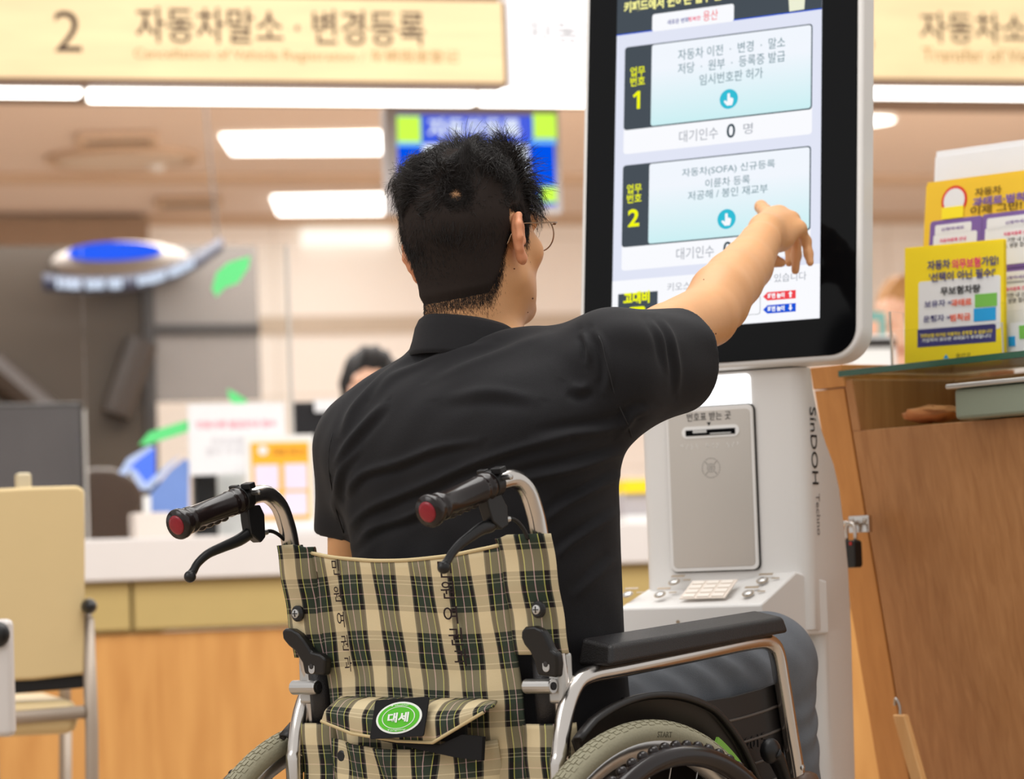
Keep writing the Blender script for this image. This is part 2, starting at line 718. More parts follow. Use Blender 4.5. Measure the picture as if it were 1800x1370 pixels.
def rot_xyz(ax=0, ay=0, az=0):
    ax, ay, az = map(math.radians, (ax, ay, az))
    X = np.array([[1, 0, 0], [0, math.cos(ax), -math.sin(ax)], [0, math.sin(ax), math.cos(ax)]])
    Y = np.array([[math.cos(ay), 0, math.sin(ay)], [0, 1, 0], [-math.sin(ay), 0, math.cos(ay)]])
    Z = np.array([[math.cos(az), -math.sin(az), 0], [math.sin(az), math.cos(az), 0], [0, 0, 1]])
    return Z @ Y @ X
# ------------------------------------------------------------------ setting
p = at(640, 932, 8.2)
BG = Frame(p[0], p[1], -16.5)


def structure(o):
    o['kind'] = 'structure'
    return o


def bgbox(name, lo, hi, m, **k):
    c = BG.w(np.array([(lo[0] + hi[0]) / 2, (lo[1] + hi[1]) / 2, lo[2]]))
    mb = MB().box(lo, hi)
    mb.v = [tuple(q) for q in BG.w(np.array(mb.v))]
    return mb.build(name, m, loc=c, **k)


def hz(px, py, z):
    d = ray(px, py)
    return np.array([0, 0, CZ]) + d * ((z - CZ) / d[2])


M['ceiling'] = mat('ceiling_paint', (224, 206, 194), .85, var=.03, vscale=.8)
M['floor'] = mat('floor_stone', (178, 158, 136), .35, var=.08, vscale=3)
M['fascia'] = mat('fascia_brown', (120, 92, 70), .6)
# back wall of large pale tiles
mw = mat('wall_tiles', (238, 222, 204), .55, var=0)
nt = mw.node_tree
tc, br = nt.nodes.new('ShaderNodeTexCoord'), nt.nodes.new('ShaderNodeTexBrick')
mp = nt.nodes.new('ShaderNodeMapping')
mp.inputs['Rotation'].default_value = (math.pi / 2, 0, 0)
br.offset = 0
br.inputs['Color1'].default_value = lin((246, 239, 232)) + (1,)
br.inputs['Color2'].default_value = lin((241, 233, 225)) + (1,)
br.inputs['Mortar'].default_value = lin((220, 208, 196)) + (1,)
br.inputs['Scale'].default_value = 1.0
br.inputs['Mortar Size'].default_value = .006
br.inputs['Brick Width'].default_value = .9
br.inputs['Row Height'].default_value = .45
nt.links.new(tc.outputs['Object'], mp.inputs[0])
nt.links.new(mp.outputs[0], br.inputs['Vector'])
nt.links.new(br.outputs['Color'], nt.nodes['Principled BSDF'].inputs['Base Color'])
YW = 9.6
CEIL = 2.8
o = MB().box((-9, -9, -.1), (9, 22, 0)).build('floor', M['floor'], loc=(0, 0, 0))
structure(o)
w = MB().box((-9, YW, 0), (9, YW + .15, CEIL))
w.v = [tuple(q) for q in BG.w(np.array(w.v))]
wo = w.build('wall_back', mw, loc=BG.w(np.array([0, YW, 0.])))
structure(wo)
c = MB().box((-9, .62, CEIL), (9, YW + .15, CEIL + .1))
c.v = [tuple(q) for q in BG.w(np.array(c.v))]
structure(c.build('ceiling', M['ceiling'], loc=BG.w(np.array([0, .62, CEIL]))))
structure(bgbox('trim_1', (-9, .5, BG.hy(500, 176, .5)[2]), (9, .62, 3.3), M['fascia']))
M['beam'] = mat('beam_taupe', (205, 178, 152), .8)
for n_, (py, py2) in enumerate(((312, 322), (384, 408))):
    y0, y1 = [BG.l(hz(300, q, CEIL - .02))[1] for q in (py2, py)]
    structure(bgbox('trim_%d' % (n_ + 2), (-9, min(y0, y1), CEIL - .03), (9, max(y0, y1), CEIL), M['beam']))
z0 = BG.hy(600, 572, YW)[2]
structure(bgbox('trim_4', (-9, YW - .02, z0 - .05), (9, YW, z0 + .05), mat('wall_band', (196, 180, 162), .6)))
# brown slab painting the shadow over the upper left of the office
structure(bgbox('trim_5', (-9, YW - .4, BG.hy(100, 440, YW - .4)[2]), (BG.hy(262, 440, YW - .4)[0], YW - .3, CEIL - .03), mat('shadow_brown', (150, 124, 102), .8)))

# dark glazed screen behind the counter
YD = 3.6
M['dark_glass'] = mat('dark_glass', (62, 54, 46), .2, var=.25, vscale=1.3)
M['taupe_glass'] = mat('grey_glass', (112, 106, 102), .2, var=.12, vscale=1.5)
M['frame_dark'] = mat('mullion_dark', (48, 44, 42), .4)
xl, xm, xr = [BG.hy(q, 560, YD)[0] for q in (-60, 258, 455)]
zt_, zb_ = BG.hy(300, 432, YD)[2], BG.hy(300, 706, YD)[2]
o = bgbox('window_1', (xl, YD, .45), (xm, YD + .05, zt_), M['dark_glass'])
structure(o)
o = bgbox('window_2', (xm + .02, YD, zb_), (xr, YD + .05, zt_), M['taupe_glass'])
structure(o)
structure(bgbox('trim_6', (xm - .015, YD - .02, .45), (xm + .025, YD + .05, zt_), M['frame_dark']))
zz = BG.hy(350, 580, YD)[2]
structure(bgbox('trim_7', (xm + .02, YD - .015, zz - .015), (xr, YD, zz + .02), M['frame_dark']))
# dark shapes seen in the glazing: two slanting braces behind it
for k, (a, b) in enumerate((((-20, 640), (120, 760)), ((250, 600), (205, 730)))):
    A, B_ = BG.hy(*a, YD - .03), BG.hy(*b, YD - .03)
    mb = MB().tube(BG.w(np.array([A, B_])), .06, 8)
    structure(mb.build('trim_%d' % (8 + k), mat('brace_brown', (44, 34, 27), .5)))


def ptext(s, parent, m, fr, Y, cx, cy, w=None, h=None, tilt=0, z0=1.0, **k):
    """writing of w x h photo pixels around (cx, cy) on the plane y = Y of frame fr (leaning by tilt)"""
    O = fr.hy(cx, cy, Y, tilt, z0)
    W = H = None
    if w:
        W = abs(fr.hy(cx + w / 2, cy, Y, tilt, z0)[0] - fr.hy(cx - w / 2, cy, Y, tilt, z0)[0])
    up = norm([0, tilt, 1])
    if h:
        H = abs(fr.hy(cx, cy - h / 2, Y, tilt, z0)[2] - fr.hy(cx, cy + h / 2, Y, tilt, z0)[2]) / up[2]
    return text(s, parent, m, O, (1, 0, 0), up, h=H, w=W, **k)


# ------------------------------------------------------------------ ceiling fittings
M['lamp'] = glow('lamp_white', (255, 252, 246), 5.0)
M['lamp_rim'] = mat('lamp_rim', (235, 225, 210), .5)
for poly, lab in ((((388, 241), (684, 236), (684, 270), (408, 272)), 'long white ceiling light panel left of the blue screen, the nearer and larger one'),
                  (((478, 349), (688, 345), (688, 376), (490, 378)), 'shorter white ceiling light panel left of the blue screen, the farther one')):
    P = [hz(x, y, CEIL - .025) for x, y in poly]
    c = np.mean(P, 0)
    t = thing('ceiling_light', lab, 'ceiling light', loc=c, group='bright panel lights of the office ceiling')
    MB().prism(P, (0, 0, .012)).build('diffuser', M['lamp'], t, world=True)
    Q = [c + (q - c) * 1.03 + np.array([0, 0, .012]) for q in P]
    MB().prism(Q, (0, 0, .013)).build('frame', M['lamp_rim'], t, world=True)
c = hz(1515, 214, CEIL - .02)
t = thing('ceiling_light', 'round white ceiling light right of the kiosk screen', 'ceiling light', loc=c)
rx = abs(hz(1572, 214, CEIL - .02)[0] - c[0])
MB().lathe([(0.001, 0), (rx * .95, 0), (rx, .02)], c, (0, 0, 1), 40).build('diffuser', M['lamp'], t, world=True)
MB().lathe([(rx, 0), (rx * 1.04, 0), (rx * 1.04, .02), (rx, .02)], c, (0, 0, 1), 40, closed=True).build('rim', M['lamp_rim'], t, world=True)
M['vent'] = mat('vent_brown', (104, 88, 74), .7)  # plain brown colour of the vent grilles
for (x0, x1, y0, y1), lab in (((140, 272, 240, 256), 'brown grille ceiling vent at upper left above the round ceiling speaker'),
                              ((278, 384, 352, 366), 'brown grille ceiling vent farther back, left of the shorter light panel')):
    P = [hz(x0, y0, CEIL - .02), hz(x1, y0 - 2, CEIL - .02), hz(x1, y1 - 2, CEIL - .02), hz(x0, y1, CEIL - .02)]
    t = thing('ceiling_vent', lab, 'vent', loc=np.mean(P, 0), group='air vents in the office ceiling')
    MB().prism(P, (0, 0, .02)).build('grille', M['vent'], t, world=True)
    fr_ = MB()
    for i in range(4):
        fr_.tube([P[i], P[(i + 1) % 4]], .02, 6)
    fr_.build('frame', M['beam'], t, world=True)
c = hz(215, 285, CEIL - .03)
t = thing('ceiling_speaker', 'pale round ceiling speaker below the brown vent at upper left', 'speaker', loc=c)
MB().lathe([(.001, 0), (.30, 0), (.33, .03)], c, (0, 0, 1), 36).build('cover', mat('speaker_cover', (206, 188, 170), .6), t, world=True)
MB().lathe([(.33, .0), (.36, 0), (.36, .03), (.33, .03)], c, (0, 0, 1), 36, closed=True).build('ring', M['beam'], t, world=True)
c = hz(275, 296, CEIL - .04)
t = thing('ceiling_detector', 'small white ceiling sensor right of the round speaker', 'sensor', loc=c)
MB().lathe([(.001, 0), (.04, 0), (.05, .04)], c, (0, 0, 1), 24).build('dome', M['white'], t, world=True)
MB().tube([c + (0, 0, .0), c + (0, .25, .03)], .012, 8).build('bracket', M['white'], t, world=True)
# glowing slab painting the light reflection on the far wall
a, b = BG.hy(532, 404, YW - .05), BG.hy(690, 430, YW - .05)
o = bgbox('wall_reflection', (a[0], YW - .06, b[2]), (b[0], YW, a[2]), glow('wall_reflection_face', (255, 246, 232), 1.25))
tag(o, 'wide white light reflection on the far pale wall left of the blue screen', 'reflection')

# ------------------------------------------------------------------ sign boards and strip lights over the counter
YS = .3


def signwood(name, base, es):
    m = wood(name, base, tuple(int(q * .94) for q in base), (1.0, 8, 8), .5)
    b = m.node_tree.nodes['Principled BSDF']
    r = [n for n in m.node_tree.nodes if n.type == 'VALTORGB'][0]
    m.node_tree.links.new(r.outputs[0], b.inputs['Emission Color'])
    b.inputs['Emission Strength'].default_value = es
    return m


M['sign_wood'] = signwood('sign_wood_glow', (236, 208, 162), .2)  # slight glow added to the wood colour to brighten the boards
M['sign_white'] = mat('sign_white_glow', (245, 245, 250), .5, emit=(250, 250, 255), estr=.35)  # glow added to the white board for brightness
M['sign_ink'] = mat('sign_brown_ink', (72, 52, 40), .7)
M['sign_pale'] = mat('sign_tan_ink', (176, 136, 84), .7)
M['sign_rim'] = mat('sign_rim_brown', (108, 74, 44), .5)


def sign(x0, x1, ytop, ybot, face, lab, rim=True):
    A, B_ = BG.hy(x0, ybot, YS), BG.hy(x1, ybot, YS)
    zt = BG.hy(x0, ytop, YS)[2]
    zb = (A[2] + B_[2]) / 2
    f = Frame(*BG.w(np.array([A[0], YS, zb]))[:2], BG.th, zb)
    t = thing('sign_board', lab, 'sign', fr=f, group='counter sign boards under the ceiling')
    L = B_[0] - A[0]
    MB().box((0, 0, 0), (L, .08, zt - zb)).build('panel', face, t)
    if rim:
        MB().box((-.004, -.004, -.012), (L + .004, .09, 0)).box((L, -.004, 0), (L + .006, .09, zt - zb)).build('rim', M['sign_rim'], t)
    MB().box((L * .2, .08, .06), (L * .8, .2, .12)).build('bracket', M['frame_dark'], t)
    return t, f


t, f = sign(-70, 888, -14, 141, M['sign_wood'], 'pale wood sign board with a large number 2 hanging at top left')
ptext('2', t, M['sign_ink'], f, 0, 119, 55, w=48, h=72, bold=.0)
ptext('자동차말소 · 변경등록', t, M['sign_ink'], f, 0, 496, 47, w=508, h=62, bold=.012)
ptext('Cancellation of Vehicle Registration / 车辆报废登记', t, M['sign_pale'], f, 0, 525, 98, w=570, h=26, bold=.004)
t, f = sign(897, 1496, -12, 152, M['sign_white'], 'white sign board in the middle, cut off by the kiosk screen', rim=False)
ptext('자동차등록', t, mat('sign_grey_ink', (62, 58, 66), .7), f, 0, 1046, 58, w=240, h=44, bold=.0)
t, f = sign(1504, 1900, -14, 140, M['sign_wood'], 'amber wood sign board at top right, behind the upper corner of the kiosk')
ptext('3', t, M['sign_ink'], f, 0, 1512, 64, w=44, h=72)
ptext('자동차소유권', t, M['sign_ink'], f, 0, 1758, 50, w=280, h=54, bold=.012)
ptext('Transfer of Vehicle', t, M['sign_pale'], f, 0, 1742, 97, w=240, h=24, bold=.004)
YL = .42
for x0, x1, y0, y1, lab in ((-70, 144, 138, 168, 'white tube light under the left end of the number 2 sign'),
                            (158, 838, 145, 180, 'long white tube light under the number 2 sign board'),
                            (848, 1180, 153, 184, 'white tube light under the white sign board'),
                            (1500, 1900, 143, 171, 'white tube light under the amber sign board at top right')):
    A, B_ = BG.hy(x0, (y0 + y1) / 2, YL), BG.hy(x1, (y0 + y1) / 2, YL)
    hh = (BG.hy((x0 + x1) / 2, y0, YL)[2] - BG.hy((x0 + x1) / 2, y1, YL)[2])
    zc = (A[2] + B_[2]) / 2
    f = Frame(*BG.w(np.array([A[0], YL, 0]))[:2], BG.th, zc)
    t = thing('strip_light', lab, 'strip light', fr=f, group='strip lights below the sign boards')
    L = B_[0] - A[0]
    MB().box((0, 0, -hh / 2), (L, .05, hh / 2)).build('diffuser', M['lamp'], t, bevel=.008)
    MB().box((0, .05, -hh / 2 + .004), (L, .079, hh / 2)).build('housing', M['lamp_rim'], t)

# ------------------------------------------------------------------ hanging information screen
YT = .85
A, B_ = BG.hy(676, 188, YT), BG.hy(990, 376, YT)
f = Frame(*BG.w(np.array([(A[0] + B_[0]) / 2, YT, 0]))[:2], BG.th, B_[2])
t = thing('information_screen', 'grey framed blue information screen hanging behind the seated man\'s head', 'screen', fr=f)
W_, H_ = B_[0] - A[0], A[2] - B_[2]
M['tv_frame'] = mat('tv_frame_grey', (205, 202, 204), .4)
MB().box((-W_ / 2, 0, 0), (W_ / 2, .06, H_)).build('casing', M['tv_frame'], t, bevel=.008)
MB().tube([(0, .03, H_), (0, .03, H_ + .62)], .02, 10).build('ceiling_pole', M['tv_frame'], t)


def tvq(x0, y0, x1, y1, m, name, off, r=.0):
    a, b = f.hy(x0, y0, 0), f.hy(x1, y1, 0)
    mb = MB()
    mb.rrect(((a[0] + b[0]) / 2, -off, (a[2] + b[2]) / 2), (1, 0, 0), (0, 0, 1), (0, -1, 0), abs(b[0] - a[0]), abs(a[2] - b[2]), max(r, .0005), .0012, seg=4)
    return mb.build(name, m, scrn if name != 'display' else t)


M['tv_blue'] = glow('tv_blue', (0, 84, 236), 1.0)
M['tv_indigo'] = glow('tv_indigo', (76, 98, 226), 1.0)
M['tv_lime'] = glow('tv_lime', (206, 255, 80), 1.05)
M['tv_white'] = glow('tv_white', (238, 246, 255), 1.0)
M['tv_sky'] = glow('tv_sky', (130, 205, 255), 1.0)
scrn = tvq(697, 202, 978, 362, M['tv_blue'], 'display', 0)
tvq(697, 250, 742, 257, M['tv_sky'], 'edge_band', .0012)
tvq(932, 246, 978, 253, M['tv_sky'], 'edge_band', .0012)
tvq(697, 204, 740, 250, M['tv_lime'], 'lime_square', .0012)
tvq(936, 200, 978, 244, M['tv_lime'], 'lime_square', .0012)
tvq(742, 202, 934, 247, M['tv_indigo'], 'title_bar', .0012)
tvq(742, 253, 932, 352, M['tv_white'], 'white_panel', .0012, .01)
tvq(948, 328, 978, 356, M['tv_lime'], 'lime_square', .0012)
ptext('자동차등록', scrn, M['tv_white'], f, -.0032, 834, 226, w=162, h=36, bold=.03)

# ------------------------------------------------------------------ counter
ZT, ZB = BG.hy(640, 934, 0)[2], BG.hy(640, 1007, 0)[2]
ZC = BG.hy(640, 1096, 0)[2]
M['worktop'] = mat('white_worktop', (222, 216, 213), .4, var=.02)
M['olive'] = mat('olive_laminate', (186, 162, 104), .5, var=.04)
M['oak'] = wood('orange_oak', (216, 160, 92), (196, 138, 74), (9, 9, 1.0))
tag(bgbox('counter_worktop', (-3.2, 0, ZB), (3.2, .6, ZT), M['worktop'], bevel=.006), 'thick white worktop running across the service counter', 'worktop')
tag(bgbox('service_counter', (-3.2, .05, 0), (3.2, .3, ZC - .005), M['oak']), 'orange wood counter front below the olive cabinets', 'counter')
xs = [-3.2, BG.hy(231, 1060, .04)[0], BG.hy(1080, 1040, .04)[0], 3.2]
for i, lab in enumerate(('olive cabinet under the worktop behind the cream chair', 'long olive cabinet under the worktop between the cream chair and the wheelchair', 'olive cabinet under the worktop beside the kiosk')):
    a, b = xs[i] + .003, xs[i + 1] - .003
    f = Frame(*BG.w(np.array([a, .03, 0]))[:2], BG.th, ZC)
    t = thing('counter_cabinet', lab, 'cabinet', fr=f, group='olive cabinets below the worktop')
    MB().box((0, .014, 0), (b - a, .3, ZB - ZC - .001)).build('body', M['olive'], t)
    MB().box((.002, 0, .006), (b - a - .002, .014, ZB - ZC - .008)).build('door', M['olive'], t, bevel=.002)

# ------------------------------------------------------------------ on and behind the counter
M['acrylic'] = mat('clear_acrylic', (250, 252, 252), .02, trans=1.0, ior=1.03, var=0)
M['acrylic_edge'] = mat('acrylic_edge', (190, 186, 180), .3)
M['green_print'] = mat('leaf_green_film', (92, 206, 124), .5, emit=(70, 230, 120), estr=.12)  # faint glow added to the leaf print colour; no lamp behind it
M['blue_print'] = mat('blue_film', (70, 110, 226), .5, emit=(60, 100, 230), estr=.25)  # same added glow in the blue swirl print
M['pale_print'] = mat('pale_blue_film', (176, 196, 236), .5)
YP = .3
xa, xb = BG.hy(153, 800, YP)[0], BG.hy(510, 700, YP)[0]
f = Frame(*BG.w(np.array([xa, YP, 0]))[:2], BG.th, ZT)
t = thing('counter_partition', 'tall clear acrylic counter screen printed with green leaves and blue swirls', 'partition', fr=f)
ztp = f.hy(330, 432, 0)[2]
MB().box((0, 0, .0), (xb - xa, .006, ztp)).build('pane', M['acrylic'], t)
MB().box((xb - xa, -.002, 0), (xb - xa + .008, .01, ztp)).box((-.006, -.002, 0), (0, .01, f.hy(160, 720, 0)[2])).build('edge_strip', M['acrylic_edge'], t)


def film(poly, m, name, off=.001):
    P = [f.hy(x, y, 0) - np.array([0, off, 0]) for x, y in poly]
    MB().prism(P, (0, -.0008, 0)).build(name, m, t)


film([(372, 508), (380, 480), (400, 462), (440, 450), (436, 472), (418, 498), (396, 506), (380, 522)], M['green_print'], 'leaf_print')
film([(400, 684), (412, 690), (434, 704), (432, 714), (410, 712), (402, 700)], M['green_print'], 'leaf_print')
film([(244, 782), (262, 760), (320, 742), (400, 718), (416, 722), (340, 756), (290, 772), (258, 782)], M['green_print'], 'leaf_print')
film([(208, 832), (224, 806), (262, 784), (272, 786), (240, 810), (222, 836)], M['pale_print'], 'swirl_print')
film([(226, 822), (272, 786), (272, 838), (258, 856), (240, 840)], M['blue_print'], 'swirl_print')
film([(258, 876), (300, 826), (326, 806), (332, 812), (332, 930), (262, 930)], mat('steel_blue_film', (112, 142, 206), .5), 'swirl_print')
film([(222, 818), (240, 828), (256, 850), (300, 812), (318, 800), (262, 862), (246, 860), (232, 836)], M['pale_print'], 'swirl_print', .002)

M['ring_black'] = mat('ring_sign_black', (40, 44, 62), .4)
# ring-shaped light sign over the office
YR = 3.2
path = [BG.hy(x, y, YR + dy) for x, y, dy in ((78, 496, .0), (110, 499, -.05), (160, 501, -.1), (230, 497, -.1), (290, 484, -.05), (340, 462, .05), (370, 442, .15), (388, 430, .22))]
zc = path[2][2]
q0 = BG.w(np.array([path[3][0], YR, 0]))
f = Frame(q0[0], q0[1], BG.th, zc)
t = thing('ring_sign', 'dark curved ring sign with blurred white lettering hanging over the office', 'sign', fr=f)
pl, _ = smooth_path(f.l(BG.w(np.array(path))), np.ones(8), 6)
hb = BG.hy(150, 484, YR)[2] - BG.hy(150, 515, YR)[2]
hh = hb / 2 * np.linspace(1.0, .75, len(pl))
MB().grid(np.array([[q - (0, 0, h_), q + (0, 0, h_)] for q, h_ in zip(pl, hh)])).build('band', M['ring_black'], t, solid=.02, smooth=True)
mk = MB()
for i in range(4, len(pl) - 2):
    if i in (17, 18):
        continue
    for u0, u1 in ((.05, .5), (.6, .92)):
        if rng.random() < .12:
            continue
        A, B_ = pl[i] * (1 - u0) + pl[i + 1] * u0, pl[i] * (1 - u1) + pl[i + 1] * u1
        h_ = hh[i] * rng.uniform(.5, .68)
        o_ = np.array([0, -.014, 0])
        mk.add([A + o_ - (0, 0, h_), B_ + o_ - (0, 0, h_), B_ + o_ + (0, 0, h_ * .9), A + o_ + (0, 0, h_)], [(0, 1, 2, 3)])
mk.build('lettering', glow('ring_letters', (225, 236, 255), 1.15), t)
MB().tube([pl[-2] + (0, .02, 0), pl[-2] + (0, .3, CEIL - zc - .03)], .004, 8).build('hanging_rod', M['frame_dark'], t)
c = BG.w(BG.hy(205, 446, YR + .25))
t = thing('oval_lamp', 'bright blue oval lamp above the dark curved ring sign', 'lamp', loc=c)
rx_ = abs(BG.hy(285, 446, YR + .25)[0] - BG.hy(120, 446, YR + .25)[0]) / 2
MB().ball(c + np.array([0, -.05, -.0]), (rx_, rx_, .034), 14).build('shade', glow('blue_lamp', (44, 100, 255), 1.0), t, world=True, smooth=True)
MB().ball(c + np.array([0, .12, -.02]), (rx_ * 1.5, rx_ * 1.2, .075), 14).build('canopy', mat('lamp_canopy', (150, 142, 136), .6), t, world=True, smooth=True)

# notice on the partition
YN = YP - .012
a, b = BG.hy(330, 711, YN), BG.hy(503, 832, YN)
f = Frame(*BG.w(np.array([(a[0] + b[0]) / 2, YN, 0]))[:2], BG.th, b[2])
t = thing('paper_notice', 'white paper notice with pink heading stuck on the acrylic counter screen', 'notice', fr=f)
MB().box((-(b[0] - a[0]) / 2, 0, 0), ((b[0] - a[0]) / 2, .002, a[2] - b[2])).build('sheet', M['white_paper'], t)
ptext('민원서류 발급안내 접수', t, mat('pink_ink', (240, 130, 150), .7), f, 0, 416, 746, w=140, h=14, bold=.02)
ptext('번호표를\n뽑아 주세요', t, mat('grey_ink', (196, 190, 196), .7), f, 0, 400, 785, w=76, h=32)

# orange leaflet in a white stand
YO = .16
a, b = BG.hy(431, 766, YO), BG.hy(557, 920, YO)
f = Frame(*BG.w(np.array([(a[0] + b[0]) / 2, YO, 0]))[:2], BG.th, ZT)
t = thing('leaflet_stand', 'orange leaflet in a white upright stand on the counter left of the man', 'leaflet stand', fr=f)
M['orange_paper'] = mat('orange_paper', (246, 176, 44), .7, var=.03)
M['lilac'] = mat('lilac_print', (226, 216, 238), .7)
wx, hz_ = (b[0] - a[0]) / 2, a[2] - ZT
MB().box((-wx, .004, .0), (wx, .012, hz_)).box((-wx, .004, 0), (wx, .09, .006)).build('stand', M['white'], t)
a2, b2 = f.hy(441, 779, 0), f.hy(547, 912, 0)
MB().box((a2[0], 0, b2[2]), (b2[0], .004, a2[2])).build('leaflet', M['orange_paper'], t)
for x0, y0, x1, y1 in ((447, 818, 491, 862), (499, 816, 541, 860), (447, 868, 491, 906), (499, 866, 541, 905)):
    p1, p2 = f.hy(x0, y0, 0), f.hy(x1, y1, 0)
    MB().box((p1[0], -.001, p2[2]), (p2[0], 0, p1[2])).build('printed_box', M['lilac'], t)
p1 = f.hy(462, 792, 0)
MB().lathe([(.001, 0), (.013, 0), (.013, .001)], p1, (0, -1, 0), 20).build('printed_disc', M['white_paper'], t)
ptext('과태료 이제그만', t, mat('brown_ink', (176, 112, 36), .7), f, 0, 508, 795, w=58, h=14, bold=.02)

# monitors
def monitor(x0, x1, y0, y1, Y, lab, face, back=False):
    a, b = BG.hy(x0, y0, Y), BG.hy(x1, y1, Y)
    f = Frame(*BG.w(np.array([(a[0] + b[0]) / 2, Y, 0]))[:2], BG.th, ZT)
    t = thing('monitor', lab, 'monitor', fr=f, group='computer monitors behind the counter')
    w2 = (b[0] - a[0]) / 2
    zb, zt = b[2] - ZT, a[2] - ZT
    MB().box((-w2, .01, zb), (w2, .045, zt)).build('casing', M['frame_dark'], t, bevel=.006)
    MB().box((-w2 + .008, .006, zb + .012), (w2 - .008, .01, zt - .01)).build('panel', face, t)
    MB().box((-.03, .03, .012), (.03, .05, zb + .05)).build('neck', M['frame_dark'], t)
    MB().box((-.12, -.04, 0), (.12, .12, .012)).build('base', M['frame_dark'], t, bevel=.004)
    return t, f


mg = mat('smoked_grey_panel', (84, 80, 80), .3, var=.25, vscale=4)
monitor(-140, 151, 712, 868, .42, 'wide smoked grey monitor above the cream chair at far left', mg)
t, f = monitor(514, 640, 706, 792, .45, 'black monitor behind the counter beside the man\'s left shoulder', mat('monitor_black', (24, 23, 26), .3))
mk = BG.hy(573, 715, .43)
a, b = BG.hy(552, 706, .44), BG.hy(596, 724, .44)
f = Frame(*BG.w(np.array([(a[0] + b[0]) / 2, .435, 0]))[:2], BG.th, b[2])
o = MB().box((-(b[0] - a[0]) / 2, 0, 0), ((b[0] - a[0]) / 2, .003, a[2] - b[2] + .004))
o.v = [tuple(q) for q in f.w(np.array(o.v))]
tag(o.build('sticky_note', M['white_paper'], loc=f.c), 'white slip of paper stuck on top edge of the black monitor', 'note')

# brown high-backed office chair
YB = 1.05
f = Frame(*BG.w(BG.hy(202, 900, YB))[:2], BG.th)
t = thing('office_chair', 'dark brown office chair with rounded back behind the counter at left', 'chair', fr=f)
M['brown_leather'] = mat('brown_leather', (72, 54, 40), .45)
out = [f.hy(x, y, 0) for x, y in ((148, 1000), (148, 826), (170, 822), (200, 823), (228, 834), (246, 848), (255, 866), (246, 930), (240, 1000))]
MB().prism(out, (0, .07, 0)).build('backrest', M['brown_leather'], t, bevel=.02, seg=3)
zb = f.hy(200, 1000, 0)[2]
MB().box((-.24, .05, .44), (.24, .52, .52)).build('seat', M['brown_leather'], t, bevel=.03)
MB().box((-.04, .06, .46), (.04, .1, zb + .1)).build('back_post', M['black'], t)
MB().tube([(0, .28, .08), (0, .28, .44)], .03, 12).build('gas_column', M['chrome'], t)
for k in range(5):
    a = 2 * math.pi * k / 5
    MB().tube([(0, .28, .1), (.3 * math.cos(a), .28 + .3 * math.sin(a), .05)], [.025, .018], 8).ball((.3 * math.cos(a), .28 + .3 * math.sin(a), .028), .028, 6).build('leg', M['black'], t)

# small white desk device, dark cup, papers, yellow block
a, b = BG.hy(236, 902, .2), BG.hy(302, 935, .2)
f = Frame(*BG.w(np.array([(a[0] + b[0]) / 2, .2, 0]))[:2], BG.th, ZT)
t = thing('desk_device', 'small white desk device with short upright antenna on the counter', 'device', fr=f)
MB().box((-(b[0] - a[0]) / 2, 0, 0), ((b[0] - a[0]) / 2, .09, a[2] - ZT)).build('body', mat('device_cream', (226, 214, 204), .5), t, bevel=.006)
xx = f.hy(258, 872, .04)
MB().box((xx[0] - .01, .035, a[2] - ZT), (xx[0] + .01, .05, xx[2])).build('antenna', M['white'], t, bevel=.003)
a, b = BG.hy(343, 834, .36), BG.hy(383, 880, .36)
f = Frame(*BG.w(np.array([(a[0] + b[0]) / 2, .36, 0]))[:2], BG.th, ZT)
t = thing('pen_cup', 'small dark square cup seen through the acrylic screen under the white notice', 'cup', fr=f)
w2 = (b[0] - a[0]) / 2
MB().box((-w2, 0, 0), (w2, .05, a[2] - ZT)).build('body', M['black'], t, bevel=.003)
for q in (-.01, .008):
    MB().tube([(q, .02, a[2] - ZT - .01), (q * 2, .03, a[2] - ZT + .05)], .003, 6).build('pen', M['frame_dark'], t)
a, b = BG.hy(382, 822, .46), BG.hy(432, 930, .46)
f = Frame(*BG.w(np.array([(a[0] + b[0]) / 2, .46, 0]))[:2], BG.th, ZT)
t = thing('paper_tray', 'white upright paper tray between the dark cup and the orange leaflet', 'tray', fr=f)
w2 = (b[0] - a[0]) / 2
MB().box((-w2, 0, 0), (w2, .006, a[2] - ZT)).box((-w2, 0, 0), (w2, .1, .005)).build('tray', M['white'], t)
MB().box((-w2 + .004, .006, .005), (w2 - .004, .02, a[2] - ZT - .01)).build('paper', M['white_paper'], t)
a, b = BG.hy(1098, 846, .2), BG.hy(1160, 866, .2)
f = Frame(*BG.w(np.array([(a[0] + b[0]) / 2, .2, 0]))[:2], BG.th, ZT)
t = thing('pamphlet_rack', 'yellow and grey pamphlet rack on the counter between the man and the kiosk', 'rack', fr=f)
w2 = (b[0] - a[0]) / 2
zz = BG.hy(1110, 906, .2)[2] - ZT
MB().box((-w2, 0, 0), (w2, .16, zz)).build('base', M['white'], t)
MB().box((-w2, .01, zz), (w2, .15, b[2] - ZT)).build('grey_pamphlets', mat('grey_paper', (176, 170, 172), .7), t)
MB().box((-w2, -.004, b[2] - ZT), (w2, .16, a[2] - ZT)).build('yellow_pamphlets', mat('yellow_paper2', (250, 214, 20), .7), t)
MB().box((-w2, .0, a[2] - ZT), (w2, .16, a[2] - ZT + .012)).build('cover', mat('rack_cream', (232, 206, 170), .6), t)
